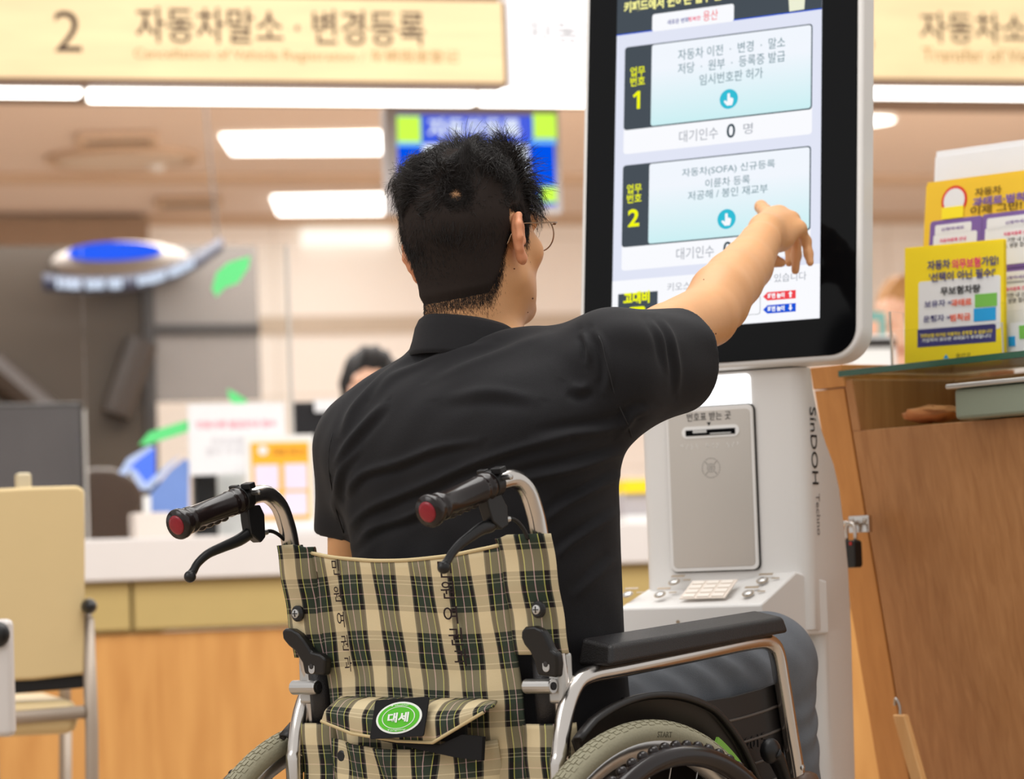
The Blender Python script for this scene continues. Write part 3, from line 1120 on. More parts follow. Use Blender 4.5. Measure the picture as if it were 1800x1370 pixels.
# right of the kiosk, blurred: white ticket machine and teal box
a, b = BG.hy(1500, 590, .3), BG.hy(1578, 640, .3)
f = Frame(*BG.w(np.array([(a[0] + b[0]) / 2, .3, 0]))[:2], BG.th, ZT)
t = thing('document_scanner', 'white desktop scanner on the counter right of the kiosk screen', 'scanner', fr=f)
w2 = (b[0] - a[0]) / 2
MB().box((-w2, 0, 0), (w2, .25, a[2] - ZT)).build('body', M['white'], t, bevel=.01)
MB().box((-w2 + .005, -.003, a[2] - ZT - .035), (w2 - .005, 0, a[2] - ZT - .008)).build('paper_slot', M['frame_dark'], t)
a2 = BG.hy(1500, 548, .32)
f2 = Frame(*BG.w(np.array([(a[0] + b[0]) / 2, .32, 0]))[:2], BG.th, a[2])
t = thing('file_box', 'teal and peach file box on top of the white desktop scanner', 'box', fr=f2)
MB().box((-w2, 0, 0), (w2 * .7, .2, a2[2] - a[2])).build('body', mat('teal_card', (120, 168, 160), .6), t, bevel=.004)
MB().box((-w2 * .8, -.002, .004), (w2 * .3, 0, (a2[2] - a[2]) * .6)).build('label_panel', mat('peach_card', (232, 176, 148), .6), t)

# ------------------------------------------------------------------ cream visitor chair, left edge
p = at(75, 1100, 5.6)
f = Frame(p[0], p[1], -14)
t = thing('visitor_chair', 'cream padded visitor chair with grey tube frame at the left edge', 'chair', fr=f)
M['cream'] = mat('cream_vinyl', (208, 184, 136), .5, var=.03, bump=.1, bscale=400)
M['grey_tube'] = mat('grey_tube', (168, 154, 140), .4, .3)
out = [f.hy(x, y, 0) for x, y in ((-110, 866), (-60, 862), (60, 856), (138, 854), (149, 862), (150, 1000), (148, 1186), (60, 1196), (-110, 1204))]
MB().prism(out, (0, .06, 0)).build('backrest', M['cream'], t, bevel=.012, seg=3)
out = [f.hy(x, y, .012) for x, y in ((-110, 1204), (148, 1186), (148, 1210), (-110, 1232))]
MB().prism(out, (0, .05, 0)).build('back_trim', M['black'], t, bevel=.004)
a = f.hy(138, 1260, 0)
MB().box((a[0] - .5, .0, a[2] - .03), (a[0], .46, a[2] + .03)).build('seat', M['cream'], t, bevel=.02)
r1, r2 = f.hy(156, 1090, 0), f.hy(150, 1370, 0)
for x in (0, -.53):
    MB().tube([(r1[0] + x, .02, r1[2]), (r1[0] + x, .0, a[2] - .02), (r2[0] + x, -.03, 0.006)], .012, 10).build('rear_leg', M['grey_tube'], t, smooth=True)
    MB().tube([(r1[0] + x, .44, a[2] - .02), (r2[0] + x, .47, 0.006)], .012, 10).build('front_leg', M['grey_tube'], t, smooth=True)
    MB().tube([(r1[0] + x, .02, r1[2]), (r1[0] + x, .2, r1[2] + .02), (r1[0] + x, .42, r1[2] + .01), (r1[0] + x, .44, a[2])], .011, 10, sub=4).build('arm_tube', M['grey_tube'], t, smooth=True)
    MB().ball((r1[0] + x, -.01, f.hy(162, 1066, 0)[2]), (.014, .03, .014), 8).build('arm_tip', M['black'], t, smooth=True)
b1, b2 = f.hy(148, 1252, .0), f.hy(0, 1290, .0)
MB().tube([(b1[0], 0, b1[2]), (b1[0] - .53, 0, b1[2] - .02)], .012, 10).build('cross_bar', M['grey_tube'], t, smooth=True)
a, b = f.hy(28, 832, .02), f.hy(55, 862, .02)
MB().box((a[0], .01, b[2]), (b[0], .05, a[2])).build('head_tab', mat('tab_beige', (206, 192, 160), .5), t, bevel=.005)
# grey panel with round knob in front of it
p = at(-10, 1290, 5.0)
f = Frame(p[0], p[1], 8)
t = thing('queue_stand', 'light grey stand panel with round black knob at the left picture edge', 'stand', fr=f)
a, b = f.hy(-90, 1092, 0), f.hy(22, 1296, 0)
MB().box((a[0], 0, b[2]), (b[0], .03, a[2])).build('panel', mat('stand_grey', (206, 200, 196), .45), t, bevel=.01)
c = f.hy(-4, 1116, 0)
MB().lathe([(.001, -.014), (.016, -.012), (.02, -.004), (.02, 0)], c, (0, 1, 0), 24).build('knob', M['black'], t, smooth=True)
MB().box((a[0] + .02, .005, 0), (b[0] - .03, .025, b[2])).build('foot_panel', M['grey_tube'], t)
# ------------------------------------------------------------------ touch kiosk
p = at(1270, 400, 4.66)
KI = Frame(p[0], p[1], 30)
T = .114                                     # lean of the screen
kio = thing('touch_kiosk', 'white touch screen ticket kiosk the man in the wheelchair is pointing at', 'kiosk', fr=KI)
M['kwhite'] = mat('kiosk_white', (226, 224, 221), .32, var=.015, bump=.03, bscale=700)


def kp(X, Z, off=0.0):
    return np.array([X, T * (Z - 1) - off * 1.0, Z - off * T])


KX, KU = np.array([1.0, 0, 0]), norm([0, T, 1])
KN = np.cross(KX, KU)                        # out of the screen, towards the user


def kpx(px, py, off=0.0):
    return KI.hy(px, py, 0, T) + KN * off


def kq(x0, z0, x1, z1, m, name, off, r=.0005, th=.0003, parent=None):
    """rectangle on the screen plane"""
    c = kp((x0 + x1) / 2, (z0 + z1) / 2) + KN * off
    return MB().rrect(c, KX, KU, KN, abs(x1 - x0), abs(z1 - z0) / KU[2], max(r, .0003), th, seg=5).build(name, m, parent if parent is not None else disp)


# column: stacked rounded sections, deeper towards the foot
secs = []
for z, yb in ((0, .165), (.1, .165), (.43, .166), (.66, .174), (.75, .172), (.80, .165), (.865, .152), (.90, .136), (.93, .112), (.955, .094), (.98, .084), (1.01, .072), (1.042, .066)):
    xl_, xr_, yf, r = -.168, .105, .03 + (.035 if z < .655 else 0), .022
    pts = []
    for cx, cy, a0, rr in ((xr_ - r, yf + r, 270, r), (xr_ - .01, yb - .01, 0, .01), (xl_ + .01, yb - .01, 90, .01), (xl_ + r, yf + r, 180, r)):
        for k in range(7):
            a = math.radians(a0 + 90 * k / 6)
            pts.append((cx + rr * math.cos(a), cy + rr * math.sin(a), z))
    if z == .66:
        low = [(q[0], q[1] + (.035 if q[1] < .09 else 0), .652) for q in pts]
        secs.append(low)
    secs.append(pts)
mb = MB().grid(np.array(secs), closed_u=True)
n_ = len(secs[0])
mb.add(secs[-1], [tuple(range(n_))])
mb.build('column', M['kwhite'], kio, smooth=True)
md = kio.children[0].modifiers.new('edge', 'EDGE_SPLIT')
md.split_angle = math.radians(40)
MB().box((-.20, .0, 0), (.14, .26, .02)).build('base_plate', M['alu'], kio, bevel=.004)
MB().box((-.15, .04, 1.036), (.085, .09, 1.07)).build('neck', M['black'], kio)

# screen housing
ZTOP = 1.80
zb_, xl_, xr_ = 1.053, -.248, .203
c = kp((xl_ + xr_) / 2, (zb_ + ZTOP) / 2) + KN * -.002
MB().rrect(c, KX, KU, -KN, xr_ - xl_ + .014, (ZTOP - zb_) / KU[2] + .012, .046, .042, seg=10).build('screen_housing', M['kwhite'], kio, bevel=.006, seg=3)
MB().rrect(c, KX, KU, KN, xr_ - xl_ - .004, (ZTOP - zb_) / KU[2] - .004, .040, .003, seg=10).build('screen_glass', M['black_gloss'], kio, bevel=.0008)
MB().box((-.12, .06, 1.10), (.08, .125, 1.5)).build('rear_mount', M['kwhite'], kio, bevel=.01)

S0 = .0013
SX0, SX1, SZ0 = -.197, .145, 1.1095
M['s_bg'] = glow('screen_lilac', (226, 230, 246), 1.0)
M['s_white'] = glow('screen_white', (250, 251, 255), 1.0)
M['s_dark'] = glow('screen_slate', (72, 80, 88), 1.0)
M['s_line'] = glow('screen_line', (34, 58, 70), 1.0)
M['s_yel'] = glow('screen_yellow', (246, 250, 22), 1.0)
M['s_pale'] = glow('screen_pale_yellow', (250, 246, 158), 1.0)
M['s_teal'] = glow('screen_teal_text', (92, 128, 140), 1.0)
M['s_grey'] = glow('screen_grey_text', (158, 162, 172), 1.0)
M['s_cyan'] = glow('screen_cyan', (52, 190, 214), 1.0)
M['s_red'] = glow('screen_red', (240, 70, 78), 1.0)
M['s_pink'] = glow('screen_pink', (238, 100, 130), 1.0)
M['s_blue'] = glow('screen_blue', (26, 84, 214), 1.0)
M['s_navy'] = glow('screen_navy', (110, 110, 170), 1.0)
# pale card that fades to cyan at its foot, as drawn by the display
m = glow('screen_card', (232, 246, 250), 1.0)
nt = m.node_tree
tc, sx_, rp = nt.nodes.new('ShaderNodeTexCoord'), nt.nodes.new('ShaderNodeSeparateXYZ'), nt.nodes.new('ShaderNodeValToRGB')
rp.color_ramp.elements[0].color = lin((206, 240, 244)) + (1,)
rp.color_ramp.elements[1].color = lin((242, 247, 254)) + (1,)
rp.color_ramp.elements[0].position, rp.color_ramp.elements[1].position = .02, .7
nt.links.new(tc.outputs['Generated'], sx_.inputs[0])
nt.links.new(sx_.outputs['Z'], rp.inputs[0])
nt.links.new(rp.outputs[0], nt.nodes['Emission'].inputs[0])
M['s_card'] = m

disp = kio
disp = kq(SX0, SZ0, SX1, 1.77, M['s_bg'], 'display', S0, parent=kio)
tag_l = disp
kq(SX0, 1.5697, SX1, 1.77, M['s_dark'], 'header_band', S0 + .0004)
kq(SX0, 1.568, SX1, 1.5697, M['s_blue'], 'header_rule', S0 + .0004)
a, b = kpx(1148, 26), kpx(1291, 38)
kq(a[0], b[2], b[0], a[2], M['s_white'], 'logo_plate', S0 + .0008, r=.004)


def kt(s, m, cx, cy, w=None, h=None, bold=0.0, off=.0028, **k):
    O = kpx(cx, cy) + KN * (S0 + off)
    W = H = None
    if w:
        W = abs(kpx(cx + w / 2, cy)[0] - kpx(cx - w / 2, cy)[0])
    if h:
        H = abs(kpx(cx, cy - h / 2)[2] - kpx(cx, cy + h / 2)[2]) / KU[2]
    return text(s, disp, m, O, KX, KU, h=H, w=W, bold=bold, off=0.0, **k)


kt('키패드에서 원하는 업무 번호를 누르세요', M['s_pale'], 1230, -3, w=265, h=20, bold=.045)
kt('번호표 발급을 위해 화면 또는', M['s_pale'], 1232, -32, w=250, h=19, bold=.045)
kt('새로운 변화', M['s_navy'], 1194, 38, w=38, h=9, bold=.02)
kt('행복한', M['s_pink'], 1223, 34, w=22, h=8, bold=.02)
kt('용산', M['s_red'], 1251, 28, w=26, h=18)
mbp = MB()
P = [kpx(x, y) + KN * (S0 + .0012) for x, y in ((1384, -60), (1420, -60), (1415, 17), (1389, 21))]
mbp.prism(P, KN * .0004).build('header_figure', glow('screen_cream', (238, 240, 214), 1.0), disp)
for (x0, y0, x1, ym, y1, yw, num, lines, waiting) in (
        (1102, 84, 1430, 230, 1097, 272, '1', '자동차 이전  ·  변경  ·  말소\n저당  ·  원부  ·  등록증 발급\n임시번호판 허가', True),
        (1097, 292, 1427, 436, 1092, 477, '2', '자동차(SOFA) 신규등록\n이륜차 등록\n저공해 / 봉인 재교부', False)):
    a = kpx(x0, y0)
    zt2, zm, zw = a[2], kpx(y1, ym)[2], kpx(y1, yw)[2]
    X0, X1, XD = -.182, .1305, -.1355
    if num == '2':
        X1, XD = .1295, -.1365
    kq(X0, zw, X1, zm + .008, M['s_white'], 'waiting_bar', S0 + .0004, r=.005)
    kq(X0, zm, X1, zt2, M['s_line'], 'card_outline', S0 + .0008, r=.005)
    kq(X0 + .0006, zm + .0006, XD + .008, zt2 - .0006, M['s_dark'], 'number_tab', S0 + .0012, r=.004)
    kq(XD, zm + .0018, X1 - .0016, zt2 - .0018, M['s_card'], 'service_card', S0 + .0016, r=.004)
    if num == '1':
        kt(lines, M['s_teal'], 1287, 111, w=188, h=68, space=1.1)
        kt('업무\n번호', M['s_yel'], 1123, 135, w=26, h=34, bold=.018, space=.95)
        O1 = kpx(1122, 177) + KN * (S0 + .0028)
        MB().prism([O1 + KX * x + KU * z for x, z in ((-.0072, .0075), (.0005, .0138), (.0052, .0138), (.0052, -.0138), (.0, -.0138), (.0, .0078), (-.0050, .0040))], KN * .0003).build('lettering', M['s_yel'], disp)
        kt('대기인수', M['s_grey'], 1230, 238, w=68, h=21)
        kt('0', M['s_line'], 1287, 231, w=15, h=25, bold=.01)
        kt('명', M['s_grey'], 1317, 227, w=16, h=19)
    else:
        kt('자동차(SOFA) 신규등록', M['s_teal'], 1282, 298, w=163, h=17)
        kt('이륜차 등록', M['s_teal'], 1281, 320, w=78, h=15.5)
        kt('저공해 / 봉인 재교부', M['s_teal'], 1281, 339, w=140, h=16)
        kt('업무\n번호', M['s_yel'], 1117, 341, w=26, h=33, bold=.018, space=.95)
        kt('2', M['s_yel'], 1116, 384, w=20, h=31, bold=.025)
        kt('대기인수', M['s_grey'], 1224, 445, w=66, h=21)
        kt('0', M['s_line'], 1281, 438, w=15, h=25, bold=.01)
        kt('명', M['s_grey'], 1311, 434, w=16, h=19)
    cc = kpx(*((1283, 175) if num == '1' else (1279, 386)))
    MB().lathe([(.001, 0), (.0150, 0), (.0150, .0004), (.001, .0004)], cc + KN * (S0 + .0021), KN, 36).build('touch_icon', M['s_cyan'], disp)
    # pointing-hand glyph
    hnd = [(-1.2, 7.2), (1.2, 7.2), (1.8, 6), (1.8, 1.8), (5.5, .6), (6.6, -.8), (6.2, -4.5), (4.6, -8.5), (-2.2, -8.5), (-6.8, -3.2), (-6.2, -1.6), (-4.6, -1.6), (-1.8, -3.4), (-1.8, 6)]
    P = [cc + (KX * x + KU * y) * .00118 + KN * (S0 + .0027) for x, y in hnd]
    MB().prism(P, KN * .0003).build('hand_glyph', M['s_white'], disp)
# foot of the display
kq(SX0, SZ0, SX1, 1.1895, M['s_white'], 'footer_band', S0 + .0004)
a, b = kpx(1088, 518), kpx(1156, 600)
kq(a[0], SZ0, b[0], a[2], M['s_dark'], 'contrast_button', S0 + .0008)
kt('고대비', M['s_yel'], 1121, 524, w=46, h=22, bold=.05)
a, b = kpx(1107, 541), kpx(1135, 572)
kq(a[0], b[2], b[0], a[2], M['s_yel'], 'picture_icon', S0 + .0012, r=.004)
mk = MB()
q = kpx(1121, 551)
mk.lathe([(.0035, 0), (.0045, 0), (.0045, .0003), (.0035, .0003)], q + KX * -.004 + KN * (S0 + .0018), KN, 16, closed=True)
mk.tube([q + KX * -.009 + KU * -.012 + KN * (S0 + .002), q + KX * .002 + KU * -.003 + KN * (S0 + .002), q + KX * .011 + KU * -.011 + KN * (S0 + .002)], .0006, 5)
mk.build('picture_glyph', M['s_dark'], disp)
kt('키오스크 높이를 조절하실 수 있습니다', M['s_grey'], 1296, 496, w=244, h=15)
for y, m_, up in ((520, M['s_red'], 1), (543, M['s_blue'], -1)):
    O = kpx(1372, y) + KN * (S0 + .0008)
    P = [O + (KX * x + KU * z) for x, z in ((-.027, 0), (-.020, .0062), (.0255, .0062), (.0255, -.0062), (-.020, -.0062))]
    MB().prism(P, KN * .0004).build('height_arrow_button', m_, disp)
    kt('화면 높이', M['s_white'], 1366, y + .5, w=30, h=9.5, bold=.05)
    O = kpx(1391, y - 2) + KN * (S0 + .0016)
    P = [O + (KX * x + KU * z * up) * .001 for x, z in ((0, 5), (3.4, .6), (1.5, .6), (1.5, -4.6), (-1.5, -4.6), (-1.5, .6), (-3.4, .6))]
    MB().prism(P, KN * .0004).build('arrow_glyph', M['s_white'], disp)
kq(.012, 1.122, .050, 1.150, M['s_line'], 'keypad_outline', S0 + .0008, r=.004)
kq(.0124, 1.1224, .0496, 1.1496, M['s_white'], 'keypad_hint', S0 + .0012, r=.004)

# ticket panel on the column
YF = .03
FX, FU, FN = np.array([1.0, 0, 0]), np.array([0, 0, 1.0]), np.array([0, -1.0, 0])
a, b = KI.hy(1176, 678, YF), KI.hy(1322, 728, YF)
cx = (a[0] + b[0]) / 2
MB().rrect(((a[0] + b[0]) / 2, YF - .0005, (a[2] + b[2]) / 2), FX, FU, FN, b[0] - a[0], a[2] - b[2] + .02, .008, .0012).build('lit_window', glow('ticket_light', (255, 255, 255), 1.6), kio)
a, b = KI.hy(1172, 718, YF), KI.hy(1338, 1003, YF)
pw, ph = KI.hy(1330, 860, YF)[0] - KI.hy(1180, 860, YF)[0], KI.hy(1250, 716, YF)[2] - KI.hy(1260, 1003, YF)[2]
pc = np.array([(KI.hy(1330, 860, YF)[0] + KI.hy(1180, 860, YF)[0]) / 2, YF, (KI.hy(1250, 716, YF)[2] + KI.hy(1260, 1003, YF)[2]) / 2])
MB().rrect(pc, FX, FU, FN, pw + .006, ph + .004, .01, .0030).build('panel_gap', M['frame_dark'], kio)
MB().rrect(pc + FN * .003, FX, FU, FN, pw + .003, ph + .001, .009, .004).build('panel_rim', M['kwhite'], kio, bevel=.001)
tp = MB().rrect(pc + FN * .0055, FX, FU, FN, pw - .006, ph - .010, .007, .0022).build('ticket_panel', M['steel_panel'], kio, bevel=.0005)
YT_ = YF - .0078
a = KI.hy(1249, 759, YT_)
sw = KI.hy(1299, 758, YT_)[0] - KI.hy(1198, 761, YT_)[0]
MB().rrect(a, FX, FU, FN, sw, .0175, .0085, .0008, seg=8).build('slot_rim', M['white'], tp)
MB().box((a[0] - sw * .43, a[1] - .0016, a[2] - .005), (a[0] + sw * .43, a[1] - .0008, a[2] + .0035)).build('ticket_slot', M['black_gloss'], tp)
MB().box((a[0] - sw * .3, a[1] - .0022, a[2] - .0012), (a[0] - sw * .06, a[1] - .0016, a[2] + .003)).box((a[0] + sw * .0, a[1] - .0022, a[2] - .004), (a[0] + sw * .36, a[1] - .0016, a[2] - .0022)).build('slot_roller', M['alu'], tp)
q = KI.hy(1246, 732, YT_)
text('번호표 받는 곳', tp, M['ink'], q, FX, FU, w=abs(KI.hy(1284, 732, YT_)[0] - KI.hy(1207, 732, YT_)[0]), h=.0125, off=.0006)
q = KI.hy(1246, 745, YT_) + FN * .0006
MB().prism([q + FX * -.003 + FU * .002, q + FX * .003 + FU * .002, q + FU * -.003], FN * .0003).build('arrow_mark', M['ink'], tp)
mk = MB()
br_pat = '110100 011010 100110 101101 0 101100 011001 110110 0 100101 011010 101000'.split()
x0, x1 = KI.hy(1196, 784, YT_)[0], KI.hy(1304, 782, YT_)[0]
zq = KI.hy(1250, 784, YT_)[2]
st = (x1 - x0) / len(br_pat)
for i, pt in enumerate(br_pat):
    for k, ch in enumerate(pt):
        if ch == '1' and len(pt) > 1:
            mk.ball((x0 + (i + .2) * st + (k % 2) * .0022, YT_, zq + .0025 - (k // 2) * .0025), .0009, 4)
mk.build('braille_dots', M['white'], tp, smooth=True)
mk = MB()
q = KI.hy(1250, 823, YT_)
for k in range(24):
    a = 2 * math.pi * k / 24
    mk.lathe([(.0001, 0), (.0008, .0002)], q + (math.cos(a) * FX + math.sin(a) * FU) * .0145, FN, 6)
for rr, nn in ((0, 1), (.003, 6), (.006, 12)):
    for k in range(nn):
        a = 2 * math.pi * (k + .5) / nn
        mk.lathe([(.0001, 0), (.0008, .0002)], q + (math.cos(a) * FX + math.sin(a) * FU) * rr, FN, 6)
for k in range(4):
    for rr in (.009, .0118):
        a = math.pi / 2 * k + .8
        mk.lathe([(.0001, 0), (.0008, .0002)], q + (math.cos(a) * FX + math.sin(a) * FU) * rr, FN, 6)
mk.build('speaker_holes', M['frame_dark'], tp)

# sloping keypad shelf
ol = [(-.172, .07), (-.165, -.06), (.068, -.06), (.088, .02), (.112, .075)]
zt3 = lambda y: .700 + min(max((y + .06) / .09, 0), 1) * .050 - max(0, y - .03) * .45
V = [(x, y, .652) for x, y in ol] + [(x, y, zt3(y)) for x, y in ol]
n_ = len(ol)
shelf = MB()
shelf.add(V, [tuple(range(n_))] + [(i, n_ + i, n_ + (i + 1) % n_, (i + 1) % n_) for i in range(n_)] + [(n_, n_ + 4, n_ + 3), (n_, n_ + 3, n_ + 2, n_ + 1)])
shelf = shelf.build('keypad_shelf', M['kwhite'], kio, bevel=.004, seg=3)
SU = norm([0, .09, .05])
SN = np.cross(FX, SU)


def sp(x, t):
    return np.array([x, -.06, .70]) + np.array([0, .09, .05]) * t


def spx(px, py):
    d, o = ray(px, py), np.array([0, 0, CZ])
    p0, n = KI.w(sp(0, 0)), KI.w(SN) - KI.c
    return KI.l(o + d * (((p0 - o) @ n) / (d @ n)))


M['keypad'] = mat('keypad_cream', (226, 214, 202), .5)
M['braille_gold'] = mat('key_brass', (176, 160, 140), .35, .6)
k4 = [spx(*q) for q in ((1190, 1054), (1266, 1054), (1305, 1021), (1223, 1021))]
kc = np.mean(k4, 0)
kw, kh = .074, .052
kpad = MB().obox(kc - FX * kw / 2 - SU * kh / 2, FX * kw, SU * kh, SN * .0015).build('keypad', M['keypad'], kio)
for i in range(4):
    for j in range(3):
        o_ = kc + FX * (j - 1) * .0235 + SU * (i - 1.5) * .0125 + SN * .0015
        MB().obox(o_ - FX * .0095 - SU * .0042, FX * .019, SU * .0084, SN * .0015).build('key', mat('key_white', (236, 228, 218), .45) if (i, j) == (0, 0) else bpy.data.materials['key_white'], kpad)
for (x, y) in ((1103, 1046), (1160, 1046), (1185, 1024), (1315, 1044), (1340, 1021)):
    q = spx(x, y)
    b_ = MB().lathe([(.0075, 0), (.0075, .0018), (.006, .003), (.001, .0034)], q, SN, 20).build('push_button', M['alu'], kio, smooth=True)
    MB().lathe([(.0076, 0), (.009, 0), (.009, .0012), (.0076, .0012)], q, SN, 20, closed=True).build('button_ring', M['braille_gold'], b_)
    MB().obox(q + FX * .013 + SU * .004, FX * .012, SU * .003, SN * .0006).obox(q - FX * .012 + SU * .0155, FX * .022, SU * .005, SN * .0006).build('button_braille', M['braille_gold'], b_)
q = KI.hy(1192, 1094, -.06)
MB().lathe([(.001, 0), (.003, 0), (.003, .001), (.001, .001)], q, FN, 12).build('key_hole', M['braille_gold'], kio)
# maker's name down the side
sx = .1055
q0, q1 = KI.hx(1424, 716, sx), KI.hx(1438, 940, sx)
ZD = np.array([0, 0, -1.0])
q = KI.hx(1432, 716, sx)
e = KI.hx(1432, 852, sx)
text('SïnDOH'.replace('ï', 'í'), kio, M['ink'], np.array([sx, (.060), (q[2] + e[2]) / 2]), ZD, np.array([0, 1.0, 0]), w=q[2] - e[2], h=.021, bold=.0, off=.0005)
q = KI.hx(1435, 868, sx)
e = KI.hx(1435, 941, sx)
text('Techno', kio, mat('grey_print', (120, 116, 116), .6), np.array([sx, .065, (q[2] + e[2]) / 2]), ZD, np.array([0, 1.0, 0]), w=q[2] - e[2], h=.013, off=.0005)

# ------------------------------------------------------------------ wooden lectern desk at right
p = at(1480, 660, 4.9)
LE = Frame(p[0], p[1], 55)
lec = thing('lectern_desk', 'wooden leaflet desk with slanted front and glass top at right edge', 'desk', fr=LE)
M['lwood'] = wood('desk_oak', (194, 140, 90), (174, 120, 72), (26, 26, 1.6), .45)
M['lwood2'] = wood('desk_oak_warm', (214, 150, 84), (200, 136, 72), (18, 18, 1.2), .45)
M['lwood_in'] = wood('desk_oak_inside', (204, 156, 108), (190, 142, 92), (2, 30, 30), .5)
M['gap'] = mat('dark_gap', (70, 44, 24), .8)
k = .165                                       # the front leans: foot set back


def ly(z, off=0.0):
    return k * (1.04 - z) + off


def lpanel(x0, x1, z0, z1, y_off, th, m, name, bev=.0015):
    P = [(x0, ly(z0, y_off), z0), (x1, ly(z0, y_off), z0), (x1, ly(z0, y_off) + th, z0), (x0, ly(z0, y_off) + th, z0),
         (x0, ly(z1, y_off), z1), (x1, ly(z1, y_off), z1), (x1, ly(z1, y_off) + th, z1), (x0, ly(z1, y_off) + th, z1)]
    return MB().hexa(P).build(name, m, lec, bevel=bev)


lpanel(-.068, .74, .0, .945, .025, .30, M['lwood'], 'carcass')
lpanel(-.07, -.001, .03, 1.024, .0, .024, M['lwood2'], 'side_door')
lpanel(-.07, .006, 1.026, 1.06, -.002, .36, M['lwood2'], 'corner_block')
lpanel(.003, .74, .03, .957, .0, .022, M['lwood'], 'front_door')
lpanel(.003, .022, .957, 1.036, .0, .27, M['lwood'], 'shelf_post')
lpanel(-.001, .003, .03, 1.03, .012, .01, M['gap'], 'door_gap', 0)
lpanel(.022, .74, .958, 1.036, .21, .015, M['lwood_in'], 'shelf_back')
lpanel(.012, .74, .95, .957, .022, .2, M['lwood_in'], 'shelf_floor')
lpanel(.0, .74, 1.036, 1.06, .31, .06, M['lwood2'], 'back_rail')
M['glass'] = mat('green_glass', (214, 240, 228), .03, trans=1.0, ior=1.45, var=0)
M['glass_edge'] = mat('glass_edge_green', (52, 92, 74), .15, var=.15)
MB().box((.0, -.006, 1.0405), (.76, .30, 1.0505)).build('glass_top', M['glass'], lec, bevel=.001)
MB().box((.0, -.0075, 1.041), (.76, -.0062, 1.050)).build('glass_edge', M['glass_edge'], lec)
# hasp over the seam
q = LE.hy(1512, 923, .0)
hp = MB()
hp.obox(q + np.array([-.02, -.006, -.012]), (.046, 0, 0), (0, .008, 0), (0, 0, .026))
hp.tube([q + np.array([-.024, -.012, .0]), q + np.array([-.012, -.02, .004]), q + np.array([0, -.012, 0])], .004, 8, sub=4)
hp.build('hasp', M['chrome'], lec, bevel=.001)
for dx in (-.012, .018):
    MB().lathe([(.001, .003), (.004, .002), (.0045, 0)], q + np.array([dx, -.006, .007]), (0, -1, 0), 10).build('screw', M['alu'], lec)
# padlock
q2 = LE.w(LE.hy(1497, 972, -.02))
f = Frame(q2[0], q2[1], 55, q2[2] - .022)
t = thing('padlock', 'small black combination padlock hanging from the hasp on the wooden desk', 'padlock', fr=f)
MB().rrect((0, .008, .02), (1, 0, 0), (0, 0, 1), (0, -1, 0), .032, .042, .006, .016).build('body', M['black'], t, bevel=.002)
MB().tube([(-.010, 0, .04), (-.010, 0, .056), (-.007, 0, .064), (.0, 0, .067), (.007, 0, .064), (.010, 0, .056), (.010, 0, .04)], .003, 8, sub=3).build('shackle', M['chrome'], t, smooth=True)
for j in range(3):
    MB().box((-.012, -.0105, .008 + j * .009), (-.004, -.008, .013 + j * .009)).build('dial', M['alu'], t)
MB().lathe([(.001, .001), (.003, .001), (.003, 0)], (.008, -.0082, .036), (0, -1, 0), 10).build('release_dot', mat('lock_red', (190, 40, 36), .4), t)
# binder on the shelf
a, b = LE.hy(1678, 738, -.02), LE.hy(1800, 690, -.02)
f = Frame(*LE.w(np.array([a[0], -.02, .9585]))[:2], 55, .9585)
t = thing('ring_binder', 'grey-green binder with shiny top edge lying on the shelf under the glass', 'binder', fr=f)
M['sage'] = mat('sage_board', (134, 142, 124), .35, var=.04)
MB().box((0, 0, 0), (.3, .2, .045)).build('cover', M['sage'], t, bevel=.006, seg=3)
MB().box((-.012, -.006, .0455), (.3, .2, .053)).build('top_edge', M['alu'], t, bevel=.003)
# crumpled paper on the shelf
q = LE.w(LE.hy(1640, 738, .05))
o = MB().ball((0, 0, .012), (.045, .03, .012), 8)
o.v = [tuple(np.array(v_) + rng.normal(0, .003, 3) * (1, 1, .6) + np.array([q[0], q[1], .963])) for v_ in o.v]
tag(o.build('folded_cloth', mat('orange_cloth', (196, 124, 74), .8, bump=.4, bscale=150), loc=(q[0], q[1], .957), smooth=True), 'small orange brown cloth left of the binder on the wooden shelf', 'cloth')
# batten with hook
a, b = LE.hy(1578, 1256, -.012), LE.hy(1640, 1490, -.012)
f = Frame(*LE.w(np.array([b[0], b[1], 0]))[:2], 55)
al, bl = f.l(LE.w(a)), f.l(LE.w(LE.hy(1592, 1256, -.012)))
d = norm(f.l(LE.w(LE.hy(1612, 1370, -.012))) - f.l(LE.w(LE.hy(1580, 1256, -.012))))
foot = al + d * (al[2] / -d[2])
t = thing('wooden_batten', 'pale wooden batten with a metal hook leaning on the slanted desk front', 'batten', fr=f)
MB().obox(foot + np.array([0, -.012, 0]), (.026, 0, 0), (0, .012, 0), al - foot).build('rod', wood('batten_wood', (238, 190, 130), (226, 172, 110), (18, 18, 1.2)), t, bevel=.003)
MB().tube([al + (.012, -.006, -.01), al + (.012, -.006, .012), al + (.006, -.008, .024), al + (.001, -.006, .014)], .0022, 8, sub=4).build('hook', M['alu'], t, smooth=True)

# ------------------------------------------------------------------ leaflets on the glass
M['yel1'] = mat('leaflet_yellow', (246, 218, 24), .6, var=.02)
M['yel2'] = mat('leaflet_amber', (236, 192, 42), .6, var=.03)
M['purple'] = mat('print_purple', (122, 92, 160), .7)
M['navy'] = mat('print_navy', (62, 58, 120), .7)
M['pinkp'] = mat('print_pink', (226, 60, 112), .7)
M['redp'] = mat('print_red', (232, 96, 60), .7)
M['greenp'] = mat('print_green', (120, 190, 80), .7)
M['cyanp'] = mat('print_blue', (30, 158, 222), .7)
ZG = 1.051


def leaf_frame(px, py, d, th, tilt):
    q = at(px, py, d)
    f = Frame(q[0], q[1], th, ZG)
    f.tilt = tilt
    return f


